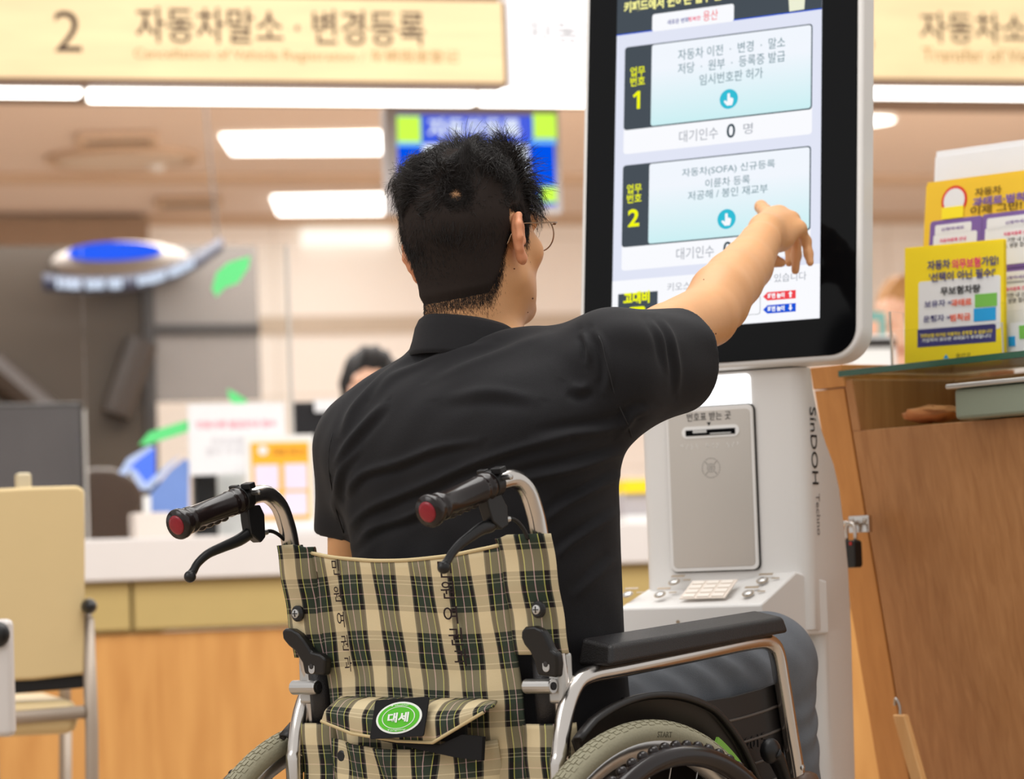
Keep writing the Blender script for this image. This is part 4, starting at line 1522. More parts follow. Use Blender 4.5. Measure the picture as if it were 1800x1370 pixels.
def lq(f, t, x0, y0, x1, y1, m, name, off, r=.0006, th=.0004):
    """printed block between photo pixels on the leaning leaflet face"""
    U = norm([0, f.tilt, 1])
    N_ = np.cross(FX, U)
    a, b = f.hy(x0, y0, 0, f.tilt, ZG), f.hy(x1, y1, 0, f.tilt, ZG)
    c = (a + b) / 2 + N_ * off
    return MB().rrect(c, FX, U, N_, abs(b[0] - a[0]), abs(a[2] - b[2]) / U[2], max(r, .0003), th, seg=4).build(name, m, t)


def lt(s, f, t, m, cx, cy, w, h, off=.0022, **k):
    o = ptext(s, t, m, f, 0, cx, cy, w=w, h=h, tilt=f.tilt, z0=ZG, off=off, **k)
    return o


def sheet_stack(f, t, wdt, hgt, n, m, name, dx=0.0, skew=.002, gap=.0012):
    U = norm([0, f.tilt, 1])
    N_ = np.cross(FX, U)
    for i in range(n):
        j = rng.uniform(-1, 1) * skew * (i > 0)
        o = np.array([dx + j, 0, 0]) - N_ * gap * i
        MB().obox(o, FX * wdt, U * (hgt + (rng.uniform(0, skew * 2) if i else 0)), -N_ * gap * .7).build(name, m, t)


# front holder: yellow leaflets
f1 = leaf_frame(1590, 640, 4.86, 33, .10)
wd_ = f1.hy(1765, 632, 0, .1, ZG)[0]
hg_ = f1.hy(1606, 441, 0, .1, ZG)[2]
h1 = thing('leaflet_holder', 'clear acrylic holder around the front stack of bright yellow leaflets', 'leaflet holder', fr=Frame(f1.c[0], f1.c[1], 33, ZG))
MB().box((-.012, -.014, 0), (wd_ + .004, -.012, .055)).box((-.014, -.014, 0), (-.012, .03, .085)).box((wd_ + .004, -.014, 0), (wd_ + .006, .03, .085)).box((-.014, -.014, 0), (wd_ + .006, .03, .002)).build('tray', M['acrylic'], h1)
MB().box((-.0155, -.0155, 0), (-.0135, -.0135, .085)).box((wd_ + .0045, -.0155, 0), (wd_ + .0065, -.0135, .055)).build('edge', M['acrylic_edge'], h1)
f1z = Frame(f1.c[0], f1.c[1], 33, ZG + .0032)
f1z.tilt = .10
t = thing('yellow_leaflets', 'front stack of bright yellow leaflets with white box and purple strip on the glass', 'leaflets', fr=f1z)
sheet_stack(f1z, t, wd_, hg_, 6, M['yel1'], 'leaflet')
lq(f1z, t, 1615, 496, 1759, 578, M['white_paper'], 'white_box', .0002, .004)
lq(f1z, t, 1613, 580, 1751, 601, M['navy'], 'purple_strip', .0002)
lt('자동차', f1z, t, M['navy'], 1651, 466, 40, 17, bold=.03)
lt('의무보험', f1z, t, M['pinkp'], 1699, 463, 50, 18, bold=.03)
lt('가입!', f1z, t, M['navy'], 1741, 459, 30, 17, bold=.03)
lt("'선택이 아닌 필수!'", f1z, t, M['navy'], 1692, 484, 116, 17, bold=.03)
lt('무보험차량', f1z, t, M['ink'], 1689, 510, 70, 15, bold=.03)
lt('보유자 =', f1z, t, M['navy'], 1650, 534, 48, 12, bold=.02)
lt('과태료', f1z, t, M['redp'], 1691, 532, 36, 13, bold=.03)
lt('운행자 =', f1z, t, M['navy'], 1648, 560, 48, 12, bold=.02)
lt('범칙금', f1z, t, M['redp'], 1689, 558, 36, 13, bold=.03)
lq(f1z, t, 1714, 518, 1753, 538, M['greenp'], 'green_tag', .0008)
lq(f1z, t, 1712, 543, 1751, 563, M['cyanp'], 'blue_tag', .0008)
lt('의무보험 미가입 자동차는 운행할 수 없습니다', f1z, t, M['yel1'], 1682, 587, 126, 7, bold=.02)
lt('가입하지 않으면 과태료가 부과됩니다', f1z, t, M['white_paper'], 1682, 595, 122, 7, bold=.02)
lt('용산구', f1z, t, M['ink'], 1694, 625, 26, 8)
lt('▲', f1z, t, M['cyanp'], 1664, 627, 10, 8)
# rear holder: taller amber leaflets
f2 = leaf_frame(1612, 640, 4.93, 42, .16)
f2z = Frame(f2.c[0], f2.c[1], 42, ZG + .003)
f2z.tilt = .16
t = thing('amber_leaflets', 'taller amber leaflets with red ring badge standing behind the front yellow stack', 'leaflets', fr=f2z)
hg2 = f2z.hy(1636, 322, 0, .16, ZG)[2]
sheet_stack(f2z, t, .24, hg2, 5, M['yel2'], 'leaflet', skew=.004)
a = f2z.hy(1678, 353, 0, .16, ZG)
U = norm([0, .16, 1])
N_ = np.cross(FX, U)
MB().lathe([(.001, 0), (.024, 0), (.024, .0004), (.001, .0004)], a + N_ * .0006, N_, 30).build('red_ring', mat('badge_red', (214, 48, 36), .6), t)
MB().lathe([(.001, 0), (.0195, 0), (.0195, .0004), (.001, .0004)], a + N_ * .0012, N_, 30).build('badge_disc', M['white_paper'], t)
lq(f2z, t, 1657, 366, 1694, 382, mat('badge_yellow', (248, 226, 30), .6), 'badge_strip', .0016)
lt('자동차', f2z, t, mat('olive_ink', (110, 80, 24), .7), 1738, 336, 46, 14, bold=.02)
lt('과태료·범칙금', f2z, t, M['purple'], 1766, 350, 110, 16, bold=.04)
lt('이제 그만!', f2z, t, bpy.data.materials['olive_ink'], 1752, 366, 90, 15, bold=.02)
for x0, y0, x1, y1 in ((1636, 390, 1716, 640), (1727, 378, 1850, 466), (1722, 476, 1850, 640)):
    lq(f2z, t, x0, y0, x1, y1, M['purple'], 'purple_frame', .0006, .006)
    lq(f2z, t, x0 + 9, y0 + 7, x1 - 8, y0 + 17, M['white_paper'], 'heading_pill', .0012, .003)
    lq(f2z, t, x0 + 6, y0 + 24, x1 - 8, y1 - 8, M['white_paper'], 'text_box', .0012, .004)
    lt('신청하세요', f2z, t, M['purple'], (x0 + x1) / 2, y0 + 12, 40, 6, bold=.02)
    lt('자동차등록 안내', f2z, t, M['pinkp'], (x0 + x1) / 2, y0 + 32, 46, 7, bold=.02)
    lt('1. 기한 내 신청\n2. 방문 접수', f2z, t, M['ink'], (x0 + x1) / 2, y0 + 48, 48, 18, bold=.01)
# white sheets behind
f3z = Frame(*leaf_frame(1618, 640, 4.975, 42, .16).c[:2], 42, ZG + .004)
f3z.tilt = .16
t = thing('white_leaflets', 'tall white sheets standing behind the amber leaflets at right edge', 'leaflets', fr=f3z)
hg3 = f3z.hy(1645, 272, 0, .16, ZG)[2]
sheet_stack(f3z, t, .25, hg3, 4, M['white_paper'], 'sheet', dx=.008, skew=.006, gap=.002)
h2 = thing('leaflet_holder', 'clear acrylic holder behind the front stack, holding amber and white sheets', 'leaflet holder', fr=Frame(f2z.c[0], f2z.c[1], 42, ZG))
MB().box((-.004, -.012, -.0), (.26, -.01, .075)).box((-.006, -.012, 0), (-.004, .14, .09)).build('tray', M['acrylic'], h2)
q = f2z.hy(1785, 606, -.03, 0, ZG)
f = Frame(*f2z.w(np.array([q[0], -.03, 0]))[:2], 42, ZG)
t = thing('small_card_pack', 'small white card pack with blue and green marks at right picture edge', 'cards', fr=f)
MB().box((-.02, 0, 0), (.06, .012, .055)).build('pack', M['white_paper'], t)
MB().box((-.012, -.001, .02), (.0, 0, .035)).build('blue_mark', M['cyanp'], t)
MB().box((.008, -.001, .03), (.03, 0, .05)).build('green_mark', M['greenp'], t)
# ------------------------------------------------------------------ wheelchair
CH = Frame(-.10, 4.05, 40)
wch = thing('wheelchair', 'folding wheelchair with plaid backrest and red-ended push handles under the seated man', 'wheelchair', fr=CH)
M['steel'] = mat('chromed_tube', (214, 208, 202), .2, 1.0, var=.05)
M['tyre'] = mat('olive_grey_tyre', (150, 145, 122), .75, var=.1, bump=.3, bscale=260)
M['grip'] = mat('grip_vinyl', (30, 22, 21), .22, var=.15)
M['reflector'] = mat('red_reflector', (140, 26, 40), .3, var=.2, vscale=200)
M['guard'] = mat('guard_plastic', (30, 27, 26), .4, var=.1)
M['green_strip'] = mat('green_strip', (124, 176, 70), .5)
M['bracket'] = mat('cast_aluminium', (196, 194, 190), .35, .8)

# plaid cloth: stripes along u and v, woven half and half
def plaid():
    m = mat('plaid_cloth', (200, 180, 140), .85, var=0, bump=.25, bscale=1400)
    nt = m.node_tree
    b = nt.nodes['Principled BSDF']
    uv = nt.nodes.new('ShaderNodeUVMap')
    sp_ = nt.nodes.new('ShaderNodeSeparateXYZ')
    nt.links.new(uv.outputs[0], sp_.inputs[0])
    cream, sage, dark, maroon, pale, yel, pink = (226, 208, 168), (84, 82, 70), (4, 34, 24), (34, 12, 18), (214, 208, 180), (206, 206, 110), (214, 180, 178)
    edge, moss = (14, 8, 9), (54, 66, 52)
    wu = [(0, cream), (.33, sage), (.36, edge), (.455, yel), (.475, moss), (.64, pink), (.66, moss), (.825, yel), (.845, edge), (.94, sage), (.975, cream)]
    wv = [(0, cream), (.33, maroon), (.415, pale), (.43, maroon), (.455, dark), (.60, pink), (.615, maroon), (.72, dark), (.80, pale), (.815, maroon), (.86, pale), (.875, maroon), (.96, cream)]
    out = []
    for ax, rows in (('X', wu), ('Y', wv)):
        fr_ = nt.nodes.new('ShaderNodeMath')
        fr_.operation = 'FRACT'
        nt.links.new(sp_.outputs[ax], fr_.inputs[0])
        rp = nt.nodes.new('ShaderNodeValToRGB')
        rp.color_ramp.interpolation = 'CONSTANT'
        el = rp.color_ramp.elements
        el[0].position, el[0].color = 0, lin(rows[0][1]) + (1,)
        el[1].position, el[1].color = rows[1][0], lin(rows[1][1]) + (1,)
        for ps, c in rows[2:]:
            e = el.new(ps)
            e.color = lin(c) + (1,)
        nt.links.new(fr_.outputs[0], rp.inputs[0])
        out.append(rp)
    mx = nt.nodes.new('ShaderNodeMix')
    mx.data_type = 'RGBA'
    mx.inputs['Factor'].default_value = .27
    nt.links.new(out[0].outputs[0], mx.inputs['A'])
    nt.links.new(out[1].outputs[0], mx.inputs['B'])
    nt.links.new(mx.outputs['Result'], b.inputs['Base Color'])
    return m


M['plaid'] = plaid()
PU, PV = 1 / .0615, 1 / .0715                 # stripes per metre
ZFT = .803


def yp(z):
    """rear post line"""
    if z > .633:
        return -.022 - .18 * (z - .633)
    return -.022 + .06 * (.633 - z)


XP = .21
# rear posts with push handles, one tube a side
for s in (-1, 1):
    X = s * XP
    side = 'left' if s < 0 else 'right'
    pts = [(X, .0, .25), (X, yp(.45), .45), (X, yp(.60), .60), (X, yp(.70), .70), (X, yp(.80), .80), (X, -.0605, .832), (X, -.074, .857), (X, -.098, .870), (X, -.135, .864), (X, -.17, .8545)]
    MB().tube(pts, .0115, 14, sub=5).build('push_handle_tube', M['steel'], wch, smooth=True)
    a = norm([0, -.108, -.030])
    up_ = np.array([0, -a[2], a[1]]) * -1
    up_ = up_ if up_[2] > 0 else -up_
    g0 = np.array([X, -.143, .8625])
    L = .116
    prof = [(.0135, 0), (.0165, .002), (.0172, .006), (.0172, .010), (.0158, .012), (.0158, .016), (.0168, .018), (.0168, .022), (.0158, .025), (.0155, .06), (.0157, .088), (.0172, .091), (.0172, .097), (.0160, .099), (.0172, .101), (.0178, .104), (.0196, .109), (.0198, .114), (.0185, .117), (.001, .1172)]
    gp = MB().lathe(prof, g0, a, 26)
    for q in (.036, .050, .064, .078):
        gp.ball(g0 + a * q - up_ * .0135, (.008, .007, .0055), 8)
    grip = gp.build('grip', M['grip'], wch, smooth=True)
    rf = g0 + a * .1168
    MB().lathe([(.0128, 0), (.0124, .0015), (.009, .0024), (.001, .0026)], rf, a, 22).build('red_end_cap', M['reflector'], grip, smooth=True)
    # brake clamp, bracket, lever and cable
    cl = g0 - a * .006
    br = MB().lathe([(.0122, -.007), (.0168, -.007), (.0168, .007), (.0122, .007)], cl, a, 22, closed=True)
    br.obox(cl + np.array([.006, 0, 0]) + up_ * .012 - a * .006, (.016, 0, 0), a * .012, up_ * .008)
    br.obox(cl + np.array([-.018, 0, 0]) + up_ * .013 - a * .004, (.014, 0, 0), a * .008, up_ * .005)
    lev = br.build('brake_clamp', M['black'], wch, bevel=.0015)
    MB().lathe([(.0035, 0), (.0035, .016), (.001, .017)], cl + up_ * .006 + np.array([.012, 0, 0]) - a * .004, np.array([1.0, 0, 0]), 10).build('clamp_screw', M['alu'], lev)
    dn = -up_
    ref = (lambda x, y: CH.hx(x, y, X)) 
    if s < 0:
        P_br = [ref(*q) for q in ((428, 892), (450, 888), (458, 905), (460, 945), (452, 955), (434, 940), (430, 915))]
        P_lv = [ref(*q) for q in ((452, 930), (438, 938), (420, 950), (392, 962), (366, 974), (348, 990), (340, 1004), (334, 1014))]
        P_cb = [ref(*q) for q in ((458, 938), (476, 934), (492, 942), (506, 956), (516, 970))]
    else:
        P_br = [ref(*q) for q in ((846, 868), (872, 868), (884, 892), (886, 924), (874, 932), (858, 918), (850, 892))]
        P_lv = [ref(*q) for q in ((872, 910), (862, 924), (846, 930), (826, 944), (808, 958), (794, 974), (786, 988), (780, 998))]
        P_cb = [ref(*q) for q in ((886, 914), (900, 912), (912, 920), (922, 934), (928, 948))]
    MB().prism([q - (.008, 0, 0) for q in P_br], (.016, 0, 0)).build('brake_bracket', M['black'], lev, bevel=.002)
    MB().lathe([(.0045, 0), (.0045, .002), (.001, .003)], (P_br[0] + P_br[3]) / 2 + np.array([.009 * (1), 0, 0]) - np.array([.0185, 0, 0]), np.array([-1.0, 0, 0]), 14).build('pivot_bolt', M['alu'], lev)
    MB().tube(P_lv, [.009, .0085, .008, .0068, .006, .0056, .006, .0072], 10, sub=4, sx=.7).ball(P_lv[-1], .0078, 8).build('brake_lever', M['black'], lev, smooth=True)
    MB().tube(P_cb, .0026, 8, sub=4).build('brake_cable', M['black'], wch, smooth=True)
    MB().tube([P_cb[0], P_cb[0] * .4 + P_cb[1] * .6], .004, 8).build('cable_ferrule', M['alu'], lev)

    # fold joint: cast bracket, pin and black release lever
    zj = .633
    hb_ = MB()
    hb_.obox((X - .011, yp(zj) - .013, .596), (.022, 0, 0), (0, .026, 0), (0, 0, .062))
    hb_.obox((X + s * .004 - .006, yp(.66) - .012, .655), (.012, 0, 0), (0, .02, 0), (0, -.002, .02))
    hbo = hb_.build('fold_joint', M['bracket'], wch, bevel=.005, seg=3)
    zpin = .618
    MB().lathe([(.0085, 0), (.0095, .001), (.0095, .042), (.0085, .044), (.001, .044)], (X + .006 if s > 0 else X - .012, yp(zpin) - .022, zpin), (-1, 0, 0) if s > 0 else (1, 0, 0), 18).build('pin', M['alu'], hbo, smooth=False)
    MB().lathe([(.005, 0), (.005, .0012), (.001, .0014)], (X + .006 if s > 0 else X + .033, yp(zpin) - .022, zpin), (1, 0, 0), 12).build('pin_bolt', M['ink'], hbo)
    yl = yp(.65) - .03
    lp_ = ((494, 1110), (500, 1105), (512, 1106), (524, 1114), (535, 1128), (546, 1146), (562, 1150), (572, 1160), (570, 1188), (534, 1186), (530, 1166), (518, 1146), (506, 1136), (496, 1124)) if s < 0 else \
        ((915, 1110), (922, 1102), (938, 1101), (952, 1108), (960, 1122), (968, 1142), (978, 1150), (980, 1168), (978, 1192), (944, 1188), (938, 1164), (930, 1146), (920, 1134), (915, 1122))
    P_ = []
    for q in lp_:
        w_ = CH.hy(*q, yl)
        P_.append(CH.hy(*q, yp(w_[2]) - .040))
    lv = MB().prism(P_, (0, .014, 0)).build('release_lever', M['black'], wch, bevel=.004, seg=3)
    c = CH.hy(*((549, 1172) if s < 0 else (961, 1168)), yp(.632) - .0405)
    MB().rrect(c, FX, FU, FN, .011, .019, .0052, .002).build('lever_rivet', M['alu'], lv, bevel=.0005)
    MB().lathe([(.001, .003), (.0033, .0028), (.0036, .0022)], c, FN, 12).build('rivet_mark', M['frame_dark'], lv)

    # armrest: one bent tube, padded top
    XA = s * .222
    pts = [(XA, -.046, .25), (XA, -.046, .50), (XA, -.043, .535), (XA, -.030, .585), (XA, -.008, .618), (XA, .022, .6285), (XA, .08, .633), (XA, .25, .647), (XA, .36, .656), (XA, .398, .654), (XA, .416, .640), (XA, .426, .60), (XA, .44, .53), (XA, .452, .47), (XA, .458, .40)]
    MB().tube(pts, .0112, 14, sub=4).build('armrest_tube', M['steel'], wch, smooth=True)
    zz0, zz1 = .655, .686
    P_ = [(XA - .027, .028, zz0 - .016), (XA + .027, .028, zz0 - .016), (XA + .027, .41, zz1 - .020), (XA - .027, .41, zz1 - .020),
          (XA - .025, .036, zz0 + .014 - s * .005 * -1), (XA + .023, .036, zz0 + .014 - s * .005), (XA + .023, .404, zz1 + .006 - s * .005), (XA - .025, .404, zz1 + .006 + s * .005)]
    MB().hexa(P_).build('armrest_pad', M['black_soft'], wch, bevel=.006, seg=4)
    MB().lathe([(.004, 0), (.004, .002), (.001, .003)], (XA + s * .0105, .449, .486), (s, 0, 0), 12).build('tube_screw', M['alu'], wch)
    MB().lathe([(.0115, 0), (.02, .004), (.027, .02), (.027, .05), (.02, .07)], (XA, .462, .48), (0, 0, -1), 20).build('frame_socket', mat('brown_socket', (92, 68, 52), .4) if s < 0 else bpy.data.materials['brown_socket'], wch, smooth=True)

    # side guard: ridged plate under the armrest
    XG = s * .205
    g = lambda x, y: CH.hx(x, y, .205)
    top = [g(*q) for q in ((1092, 1226), (1130, 1232), (1180, 1236), (1230, 1234), (1280, 1226), (1330, 1212), (1362, 1200))]
    top = [np.array([XG, q[1], q[2]]) for q in top]
    poly = top + [np.array([XG, .446, .44]), np.array([XG, .446, .36]), np.array([XG, .02, .36]), np.array([XG, .02, .5])]
    sg = MB().prism(poly, (s * .006, 0, 0)).build('side_guard', M['guard'], wch, bevel=.001)
    mk = MB()
    for j, (dz) in enumerate((.030, .062, .094, .124)):
        pl = [np.array([XG + s * .0062, q[1], q[2] - dz]) for q in top[2 + min(j // 2, 1):]]
        mk.tube(pl, .0022, 6, sub=3)
    mk.build('guard_ridge', mat('guard_ridge', (92, 84, 78), .4) if s < 0 else bpy.data.materials['guard_ridge'], sg, smooth=True)
    if s > 0:
        c = CH.hx(1328, 1304, XG + .0065)
        text('2015', sg, M['guard'], c, np.array([0, 1.0, .12]), FU, h=.017, off=.0, ext=.0008)

    # wheel: tyre, rim, spokes, hub, hand rim
    XW, YWc, RW = s * .27, .064, .285
    O = np.array([XW, YWc, RW])
    axv = np.array([s, 0, 0.0])
    wh = MB()
    tr = .0155
    prof = [(RW - tr + tr * math.cos(t_), tr * 1.08 * math.sin(t_)) for t_ in np.linspace(-2.2, 2.2, 22)]
    wh.lathe(prof, O, axv, 120, cap=False)
    wheel = wh.build('wheel_tyre', M['tyre'], wch, smooth=True)
    tb = MB()
    for k_ in range(132):
        a0 = 2 * math.pi * k_ / 132
        if math.sin(a0) < .35 and abs(math.cos(a0)) < .94:
            continue
        for lane in (-2, -1, 0, 1, 2):
            t0 = lane * .34 + (.05 if k_ % 2 else -.05)
            rr = RW - tr + (tr + .0002) * math.cos(t0)
            er = np.array([0, math.cos(a0 + .01 * (lane % 2)), math.sin(a0 + .01 * (lane % 2))])
            et = np.array([0, -er[2], er[1]])
            n_t = er * math.cos(t0) + axv * math.sin(t0)
            lat = -er * math.sin(t0) + axv * math.cos(t0)
            c = O + er * (RW - tr) + n_t * tr
            tb.obox(c - et * .0048 - lat * .0022 - n_t * .001, et * .0096, lat * .0044, n_t * .0022)
    tb.build('tread', M['tyre'], wheel)
    if s > 0:
        for a_, tx_ in ((66, 'START'), (44, '22X1 3/8')):
            a0 = math.radians(a_ + 20)
            er = np.array([0, math.cos(a0), math.sin(a0)])
            text(tx_, wheel, mat('tyre_print', (96, 92, 74), .8) if 'tyre_print' not in bpy.data.materials else bpy.data.materials['tyre_print'], O + er * (RW - tr * 1.1) + axv * (tr * .99), np.array([0, er[2], -er[1]]), er, h=.007, off=.0012, ext=.0004)
    rim = MB().lathe([(.243, .0105), (.259, .0145), (.263, .0125), (.262, .004), (.262, -.004), (.263, -.0125), (.259, -.0145), (.243, -.0105), (.239, 0)], O, axv, 96, closed=True).build('rim', M['alu'], wheel, smooth=True)
    MB().lathe([(.012, -.032), (.026, -.03), (.026, -.024), (.014, -.02), (.014, .02), (.026, .024), (.026, .03), (.012, .034), (.001, .036)], O, axv, 24).build('hub', M['alu'], wheel, smooth=True)
    for k_ in range(28):
        a0, a1 = 2 * math.pi * k_ / 28, 2 * math.pi * (k_ + (1.8 if k_ % 4 < 2 else -1.8)) / 28
        sd = .026 if k_ % 2 else -.026
        MB().tube([O + .025 * np.array([0, math.cos(a1), math.sin(a1)]) + axv * sd, O + .241 * np.array([0, math.cos(a0), math.sin(a0)])], .0011, 5).build('spoke', M['alu'], wheel)
    RH = .243
    hr = MB()
    XH = .052
    for t_ in range(1):
        ring = [O + axv * XH + RH * np.array([0, math.cos(q), math.sin(q)]) for q in np.linspace(0, 2 * math.pi, 96, endpoint=False)]
        hr.tube(ring, .0130, 12, closed=True)
    for k_ in range(72):
        a0 = 2 * math.pi * k_ / 72
        er = np.array([0, math.cos(a0), math.sin(a0)])
        hr.ball(O + axv * (XH - .005) + (RH + .011) * er, .0078, 6)
    hand = hr.build('hand_rim', M['grip'], wheel, smooth=True)
    for k_ in range(6):
        a0 = 2 * math.pi * k_ / 6 + .3
        er = np.array([0, math.cos(a0), math.sin(a0)])
        MB().tube([O + axv * .01 + .245 * er, O + axv * XH + RH * er], .004, 6).build('rim_bracket', M['alu'], hand)
    # black mudguard plate concentric with the wheel and the green strip on it
    XF = s * .238
    A_ = np.radians(np.linspace(5, 116, 50))
    G = []
    for a0 in A_:
        er = np.array([0, math.cos(a0), math.sin(a0)])
        c = np.array([XF, YWc + .028, RW])
        ro = float(np.interp(math.degrees(a0), (0, 40, 50, 63, 92, 109, 117), (.300, .305, .315, .325, .3145, .308, .299)))
        G.append([c + er * .245, c + er * (ro - .004), c + er * ro + axv * .004, c + er * (ro + .001) + axv * .014, c + er * (ro - .003) + axv * .016, c + er * (ro - .006) + axv * .010])
    mg_ = MB().grid(np.array(G)).build('mudguard', M['guard'], wch, smooth=True, solid=.003)
    A_ = np.radians(np.linspace(24, 58, 24))
    G = [[np.array([s * .262, YWc, RW]) + np.array([0, math.cos(q), math.sin(q)]) * rr for rr in (.287, .3025 - .004 * abs(q - .7))] for q in A_]
    MB().grid(np.array(G)).build('green_strip', M['green_strip'], mg_, solid=.004)

    # lower frame, front post, caster, footrest, parking brake
    MB().tube([(s * .205, -.02, .42), (s * .205, .30, .43), (s * .205, .43, .43)], .0115, 12).build('seat_rail', M['steel'], wch, smooth=True)
    MB().tube([(s * .205, -.005, .22), (s * .205, .40, .22)], .0115, 12).build('lower_rail', M['steel'], wch, smooth=True)
    MB().tube([(s * .205, .43, .44), (s * .205, .43, .17)], .0125, 12).build('front_post', M['steel'], wch, smooth=True)
    MB().tube([(s * .205, .42, .43), (s * .19, .50, .40), (s * .16, .57, .20), (s * .15, .60, .12)], .0105, 12, sub=4).build('legrest_tube', M['steel'], wch, smooth=True)
    MB().box((min(s * .03, s * .16), .56, .10), (max(s * .03, s * .16), .70, .112)).build('footplate', M['guard'], wch, bevel=.004)
    cst = MB().lathe([(.03, -.012), (.075, -.014), (.08, -.006), (.08, .006), (.075, .014), (.03, .012)], (s * .205, .395, .08), axv, 30, closed=True).build('caster', M['guard'], wch, smooth=True)
    MB().box((s * .205 - .022, .38, .08), (s * .205 - .016, .42, .175)).box((s * .205 + .016, .38, .08), (s * .205 + .022, .42, .175)).box((s * .205 - .022, .38, .168), (s * .205 + .022, .445, .178)).build('caster_fork', M['bracket'], cst)
    MB().tube([(s * .205, .395, .08), (s * .205 + .0, .395, .08)], .006, 6)
    MB().box((s * .205 - .03, .389, .074), (s * .205 + .03, .401, .086)).build('caster_axle', M['alu'], cst)
    c = CH.hx(1366, 1338, .24)
    MB().tube([(s * .225, .40, .42), (s * .238, .405, .455), (s * .24, c[1] + .0, c[2]), (s * .24, c[1] - .012, c[2] + .012)], [.007, .008, .014, .016], 12, sub=4, sx=.6).ball((s * .24, c[1] - .014, c[2] + .014), (.012, .017, .017), 8).build('parking_brake', M['black'], wch, smooth=True)
MB().tube([(-.2, .2, .22), (.2, .2, .41)], .0115, 10).build('cross_brace', M['steel'], wch, smooth=True)
MB().tube([(.2, .225, .22), (-.2, .225, .41)], .0115, 10).build('cross_brace', M['steel'], wch, smooth=True)

# cloth: seat, backrest, post sleeves, pocket
MB().box((-.205, -.015, .432), (.205, .42, .445)).build('seat', M['plaid'], wch, bevel=.004)


def sling(x0, x1, z0, z1f, depth, nz=40, nx=40, u0=0, v0=0.0):
    P, UV = [], []
    for i in range(nz + 1):
        row, ru = [], []
        for j in range(nx + 1):
            x = x0 + (x1 - x0) * j / nx
            zt_ = z1f(x)
            z = z0 + (zt_ - z0) * i / nz
            w_ = 1 - (x / .20) ** 2
            wr = .0022 * math.sin(x * 80 + z * 26) + .0018 * math.sin(z * 95 - x * 40) * (1 - i / nz)
            row.append((x, yp(z) - .013 - depth * w_ + wr, z))
            ru.append((u0 + x * PU + .1 * math.sin(z * 12) * .35, v0 + z * PV + .05 * math.sin(x * 18)))
        P.append(row)
        UV.append(ru)
    return np.array(P), np.array(UV)


U0 = .141
V0 = .352
topf = lambda x: ZFT - .004 - .022 * (1 - (x / .2) ** 2)
P, UV = sling(-.162, .162, .40, topf, .012, u0=U0, v0=V0)
back = MB().grid(P, UV).build('backrest_sling', M['plaid'], wch, smooth=True, solid=.003)
hem = [P[-1][j] + (0, -.001, .0005) for j in range(0, 41)]
MB().tube(hem, .0026, 6).build('top_hem', mat('hem_cream', (206, 186, 142), .9), back, smooth=True)
P2, UV2 = sling(-.207, .207, .40, lambda x: .566, -.002, nz=20, u0=U0, v0=V0)
for s in (-1, 1):
    X = s * XP
    prof = [(-.056, -.013), (-.046, -.0225), (-.03, -.026), (-.012, -.026), (.004, -.021), (.013, -.010), (.0145, .002), (.008, .012), (-.006, .015)]
    for nm, zlo, zhi in (('post_sleeve', .657, ZFT), ('lower_sleeve', .40, .572)):
        rows, uvs = [], []
        for i in range(25):
            z = zlo + (zhi - zlo) * i / 24
            if nm == 'post_sleeve' and i == 24:
                z += 0
            w_ = .0012 * math.sin(z * 90 + s)
            row, ru, acc = [], [], 0
            for j, (dx, dy) in enumerate(prof):
                if j:
                    acc += math.hypot(dx - prof[j - 1][0], dy - prof[j - 1][1])
                zz = z - (.004 if (nm == 'post_sleeve' and j < 2 and i == 24) else 0)
                row.append((X + s * dx, yp(z) + dy + w_, zz))
                ru.append((U0 + (.0 if s > 0 else .2) + (X - s * .056 + s * acc) * PU, z * PV + V0))
            rows.append(row)
            uvs.append(ru)
        o = MB().grid(np.array(rows), np.array(uvs)).build(nm, M['plaid'], wch, smooth=True, solid=.0022)
        md = [q for q in o.modifiers if q.type == 'SOLIDIFY'][0]
        if nm == 'post_sleeve':
            st_ = [np.array(r_[0]) + (0, -.0022, 0) for r_ in rows]
            MB().tube(st_, .0014, 5).build('seam', mat('seam_brown', (70, 52, 42), .9) if 'seam_brown' not in bpy.data.materials else bpy.data.materials['seam_brown'], o)
            c = CH.hy(*((525, 1079) if s < 0 else (948, 1072)), yp(.72) - .0275)
            sc_ = MB().lathe([(.0105, 0), (.0105, .003), (.008, .005), (.001, .005)], c, FN, 18).build('screw_washer', M['black'], o)
            MB().lathe([(.0062, .0), (.0058, .0018), (.001, .0026)], c + FN * .005, FN, 14).build('screw_head', M['alu'], sc_)
            MB().obox(c + FN * .0074 - FX * .004 - FU * .0006, FX * .008, FN * .0006, FU * .0012).obox(c + FN * .0074 - FU * .004 - FX * .0006, FU * .008, FN * .0006, FX * .0012).build('screw_cross', M['ink'], sc_)
        elif s < 0:
            c = CH.hy(605, 1330, yp(.5) - .028)
            MB().lathe([(.0105, 0), (.0105, .003), (.006, .006), (.001, .006)], c, FN, 18).build('screw_washer', M['black'], o)
    # black post cover between the sleeves
    MB().tube([(X - s * .02, yp(.57) + .0, .55), (X - s * .02, yp(.66), .672)], .017, 12).build('post_cover', M['black_soft'], wch, smooth=True)

# handwriting on the cloth, one column a side
inkp = mat('marker_ink', (40, 26, 28), .9)


def back_at(px, py, lift=.0062):
    q = CH.hy(px, py, yp(.70) - .025)
    z = q[2]
    q = CH.hy(px, py, yp(z) - .013 - .012 * (1 - (q[0] / .2) ** 2) - lift)
    return q


